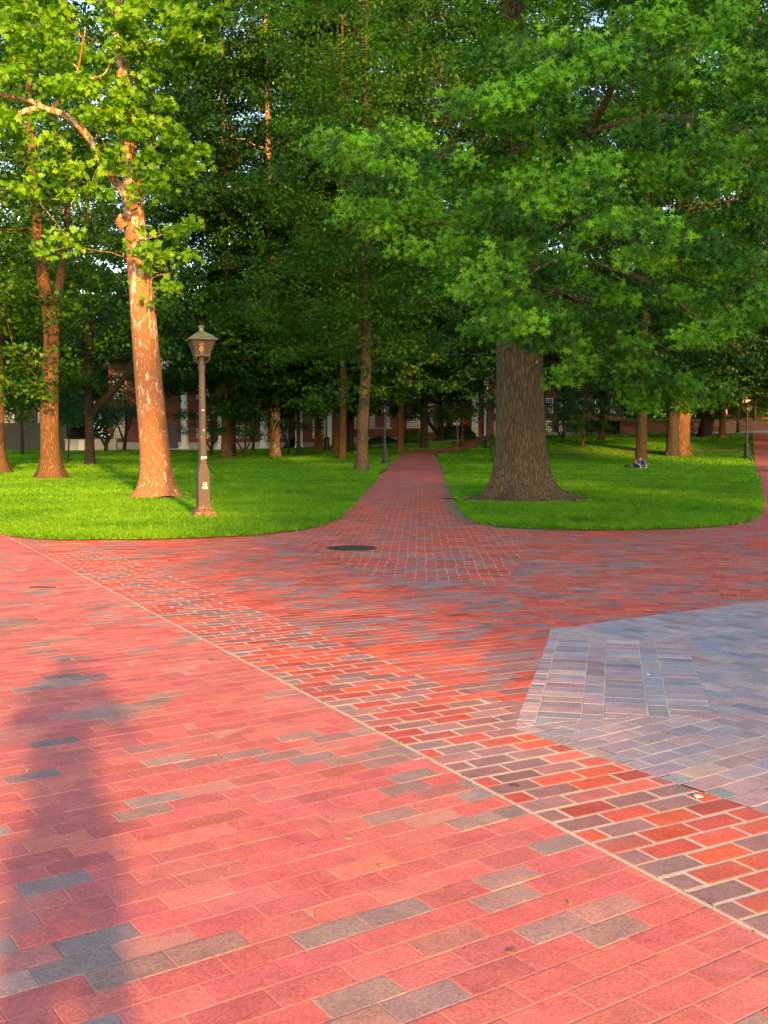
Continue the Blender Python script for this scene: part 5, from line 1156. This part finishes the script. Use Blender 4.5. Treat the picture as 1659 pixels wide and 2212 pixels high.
# the photographer, standing just behind the viewpoint: only the long shadow on the bricks shows
SUN_AZ, SUN_EL = R_(17.0), R_(11.7)
sd = np.array([-math.sin(SUN_AZ), math.cos(SUN_AZ)])
pr = empty('person', (.10, -.46, ZB), 'photographer with raised elbows, seen only by the long shadow on the bricks', 'person', None, R_(0))
n = {'pelvis': (0,0,.95,(.17,.12)), 'waist': (0,0,1.12,(.15,.11)), 'chest': (0,0,1.34,(.18,.12)), 'neck': (0,.02,1.50,.055), 'head': (0,.05,1.63,(.080,.098)), 'crown': (0,.04,1.70,(.072,.085))}
e = [('pelvis','waist'),('waist','chest'),('chest','neck'),('neck','head'),('head','crown')]
for s, t in ((-1,'l'),(1,'r')):
    n.update({f'hip{t}': (s*.10,0,.90,.10), f'knee{t}': (s*.12,.02,.50,.066), f'ankle{t}': (s*.13,-.02,.09,.045), f'toe{t}': (s*.15,.14,.04,.04), f'sh{t}': (s*.18,0,1.46,.07), f'el{t}': (s*.33,.12,1.24,.055), f'wr{t}': (s*.12,.30,1.54,.032), f'hand{t}': (s*.08,.345,1.57,.034)})
    for f in range(4): n[f'f{t}{f}'] = (s*(.05-.012*f), .365, 1.60-.02*f, .010); e.append((f'hand{t}', f'f{t}{f}'))
    n[f'th{t}'] = (s*.055,.35,1.54,.011); e.append((f'hand{t}', f'th{t}'))
    e += [('pelvis',f'hip{t}'),(f'hip{t}',f'knee{t}'),(f'knee{t}',f'ankle{t}'),(f'ankle{t}',f'toe{t}'),('chest',f'sh{t}'),(f'sh{t}',f'el{t}'),(f'el{t}',f'wr{t}'),(f'wr{t}',f'hand{t}')]
skin_body('body', n, e, SKIN, pr)
j = {'p': (0,0,.96,(.185,.135))}; je = []
for s, t in ((-1,'l'),(1,'r')): j.update({f'h{t}': (s*.10,0,.88,.115), f'k{t}': (s*.12,.02,.5,.085), f'a{t}': (s*.13,-.02,.10,.075)}); je += [('p',f'h{t}'),(f'h{t}',f'k{t}'),(f'k{t}',f'a{t}')]
skin_body('trousers', j, je, JEANS, pr)
s_ = {'a': (0,0,.98,(.19,.14)), 'b': (0,0,1.2,(.17,.13)), 'c': (0,0,1.37,(.22,.14)), 'd': (0,.01,1.50,.11)}; se = [('a','b'),('b','c'),('c','d')]
for s, t in ((-1,'l'),(1,'r')): s_.update({f's{t}': (s*.17,0,1.47,.10), f'e{t}': (s*.325,.115,1.245,.082)}); se += [('c',f's{t}'),(f's{t}',f'e{t}')]
skin_body('shirt', s_, se, SHIRT, pr)
skin_body('hair', {'a': (0,.0,1.60,(.085,.07)), 'b': (0,.02,1.70,(.088,.10)), 'c': (0,.03,1.735,(.07,.08))}, [('a','b'),('b','c')], HAIR, pr)
for s in (-1, 1): skin_body('shoe', {'a': (s*.13,-.05,.05,.055), 'b': (s*.14,.06,.045,.052), 'c': (s*.155,.16,.04,.042)}, [('a','b'),('b','c')], SHOE, pr)

# ------------------------------------------------------------------ light, sky, camera
w = bpy.data.worlds.new('World'); S.world = w; w.use_nodes = True; nt = w.node_tree
sky = nt.nodes.new('ShaderNodeTexSky'); sky.sky_type = 'NISHITA'; sky.sun_disc = False
sky.sun_elevation = SUN_EL; sky.sun_rotation = math.pi - SUN_AZ; sky.air_density = 1.; sky.dust_density = 1.8; sky.ozone_density = .7
bg_ = nt.nodes['Background']; bg_.inputs['Strength'].default_value = .15; nt.links.new(sky.outputs[0], bg_.inputs[0])
sun = bpy.data.lights.new('sun', 'SUN'); sun.energy = 4.0; sun.angle = R_(1.5); sun.color = (1.0, .50, .15)
so = bpy.data.objects.new('sun', sun); COL.objects.link(so)
d = Vector((-math.sin(SUN_AZ)*math.cos(SUN_EL), math.cos(SUN_AZ)*math.cos(SUN_EL), -math.sin(SUN_EL))); so.rotation_euler = d.to_track_quat('-Z', 'Y').to_euler(); so.location = (20, -60, 30)
cam = bpy.data.cameras.new('camera'); co = bpy.data.objects.new('camera', cam); COL.objects.link(co)
co.location = (0, 0, CH); co.rotation_euler = (R_(90) - PITCH, 0, 0)
cam.sensor_fit = 'VERTICAL'; cam.sensor_height = 24; cam.lens = 24*F/2212; cam.clip_start = .05; cam.clip_end = 3000
S.camera = co
S.view_settings.view_transform = 'Standard'; S.view_settings.look = 'None'; S.view_settings.exposure = 2.0; S.view_settings.gamma = 1
S.render.resolution_x, S.render.resolution_y = 768, 1024
cy = S.cycles; cy.max_bounces = 8; cy.diffuse_bounces = 3; cy.transmission_bounces = 4; cy.transparent_max_bounces = 8; cy.glossy_bounces = 2; cy.caustics_reflective = False; cy.caustics_refractive = False
cy.sample_clamp_indirect = 6; cy.use_denoising = True
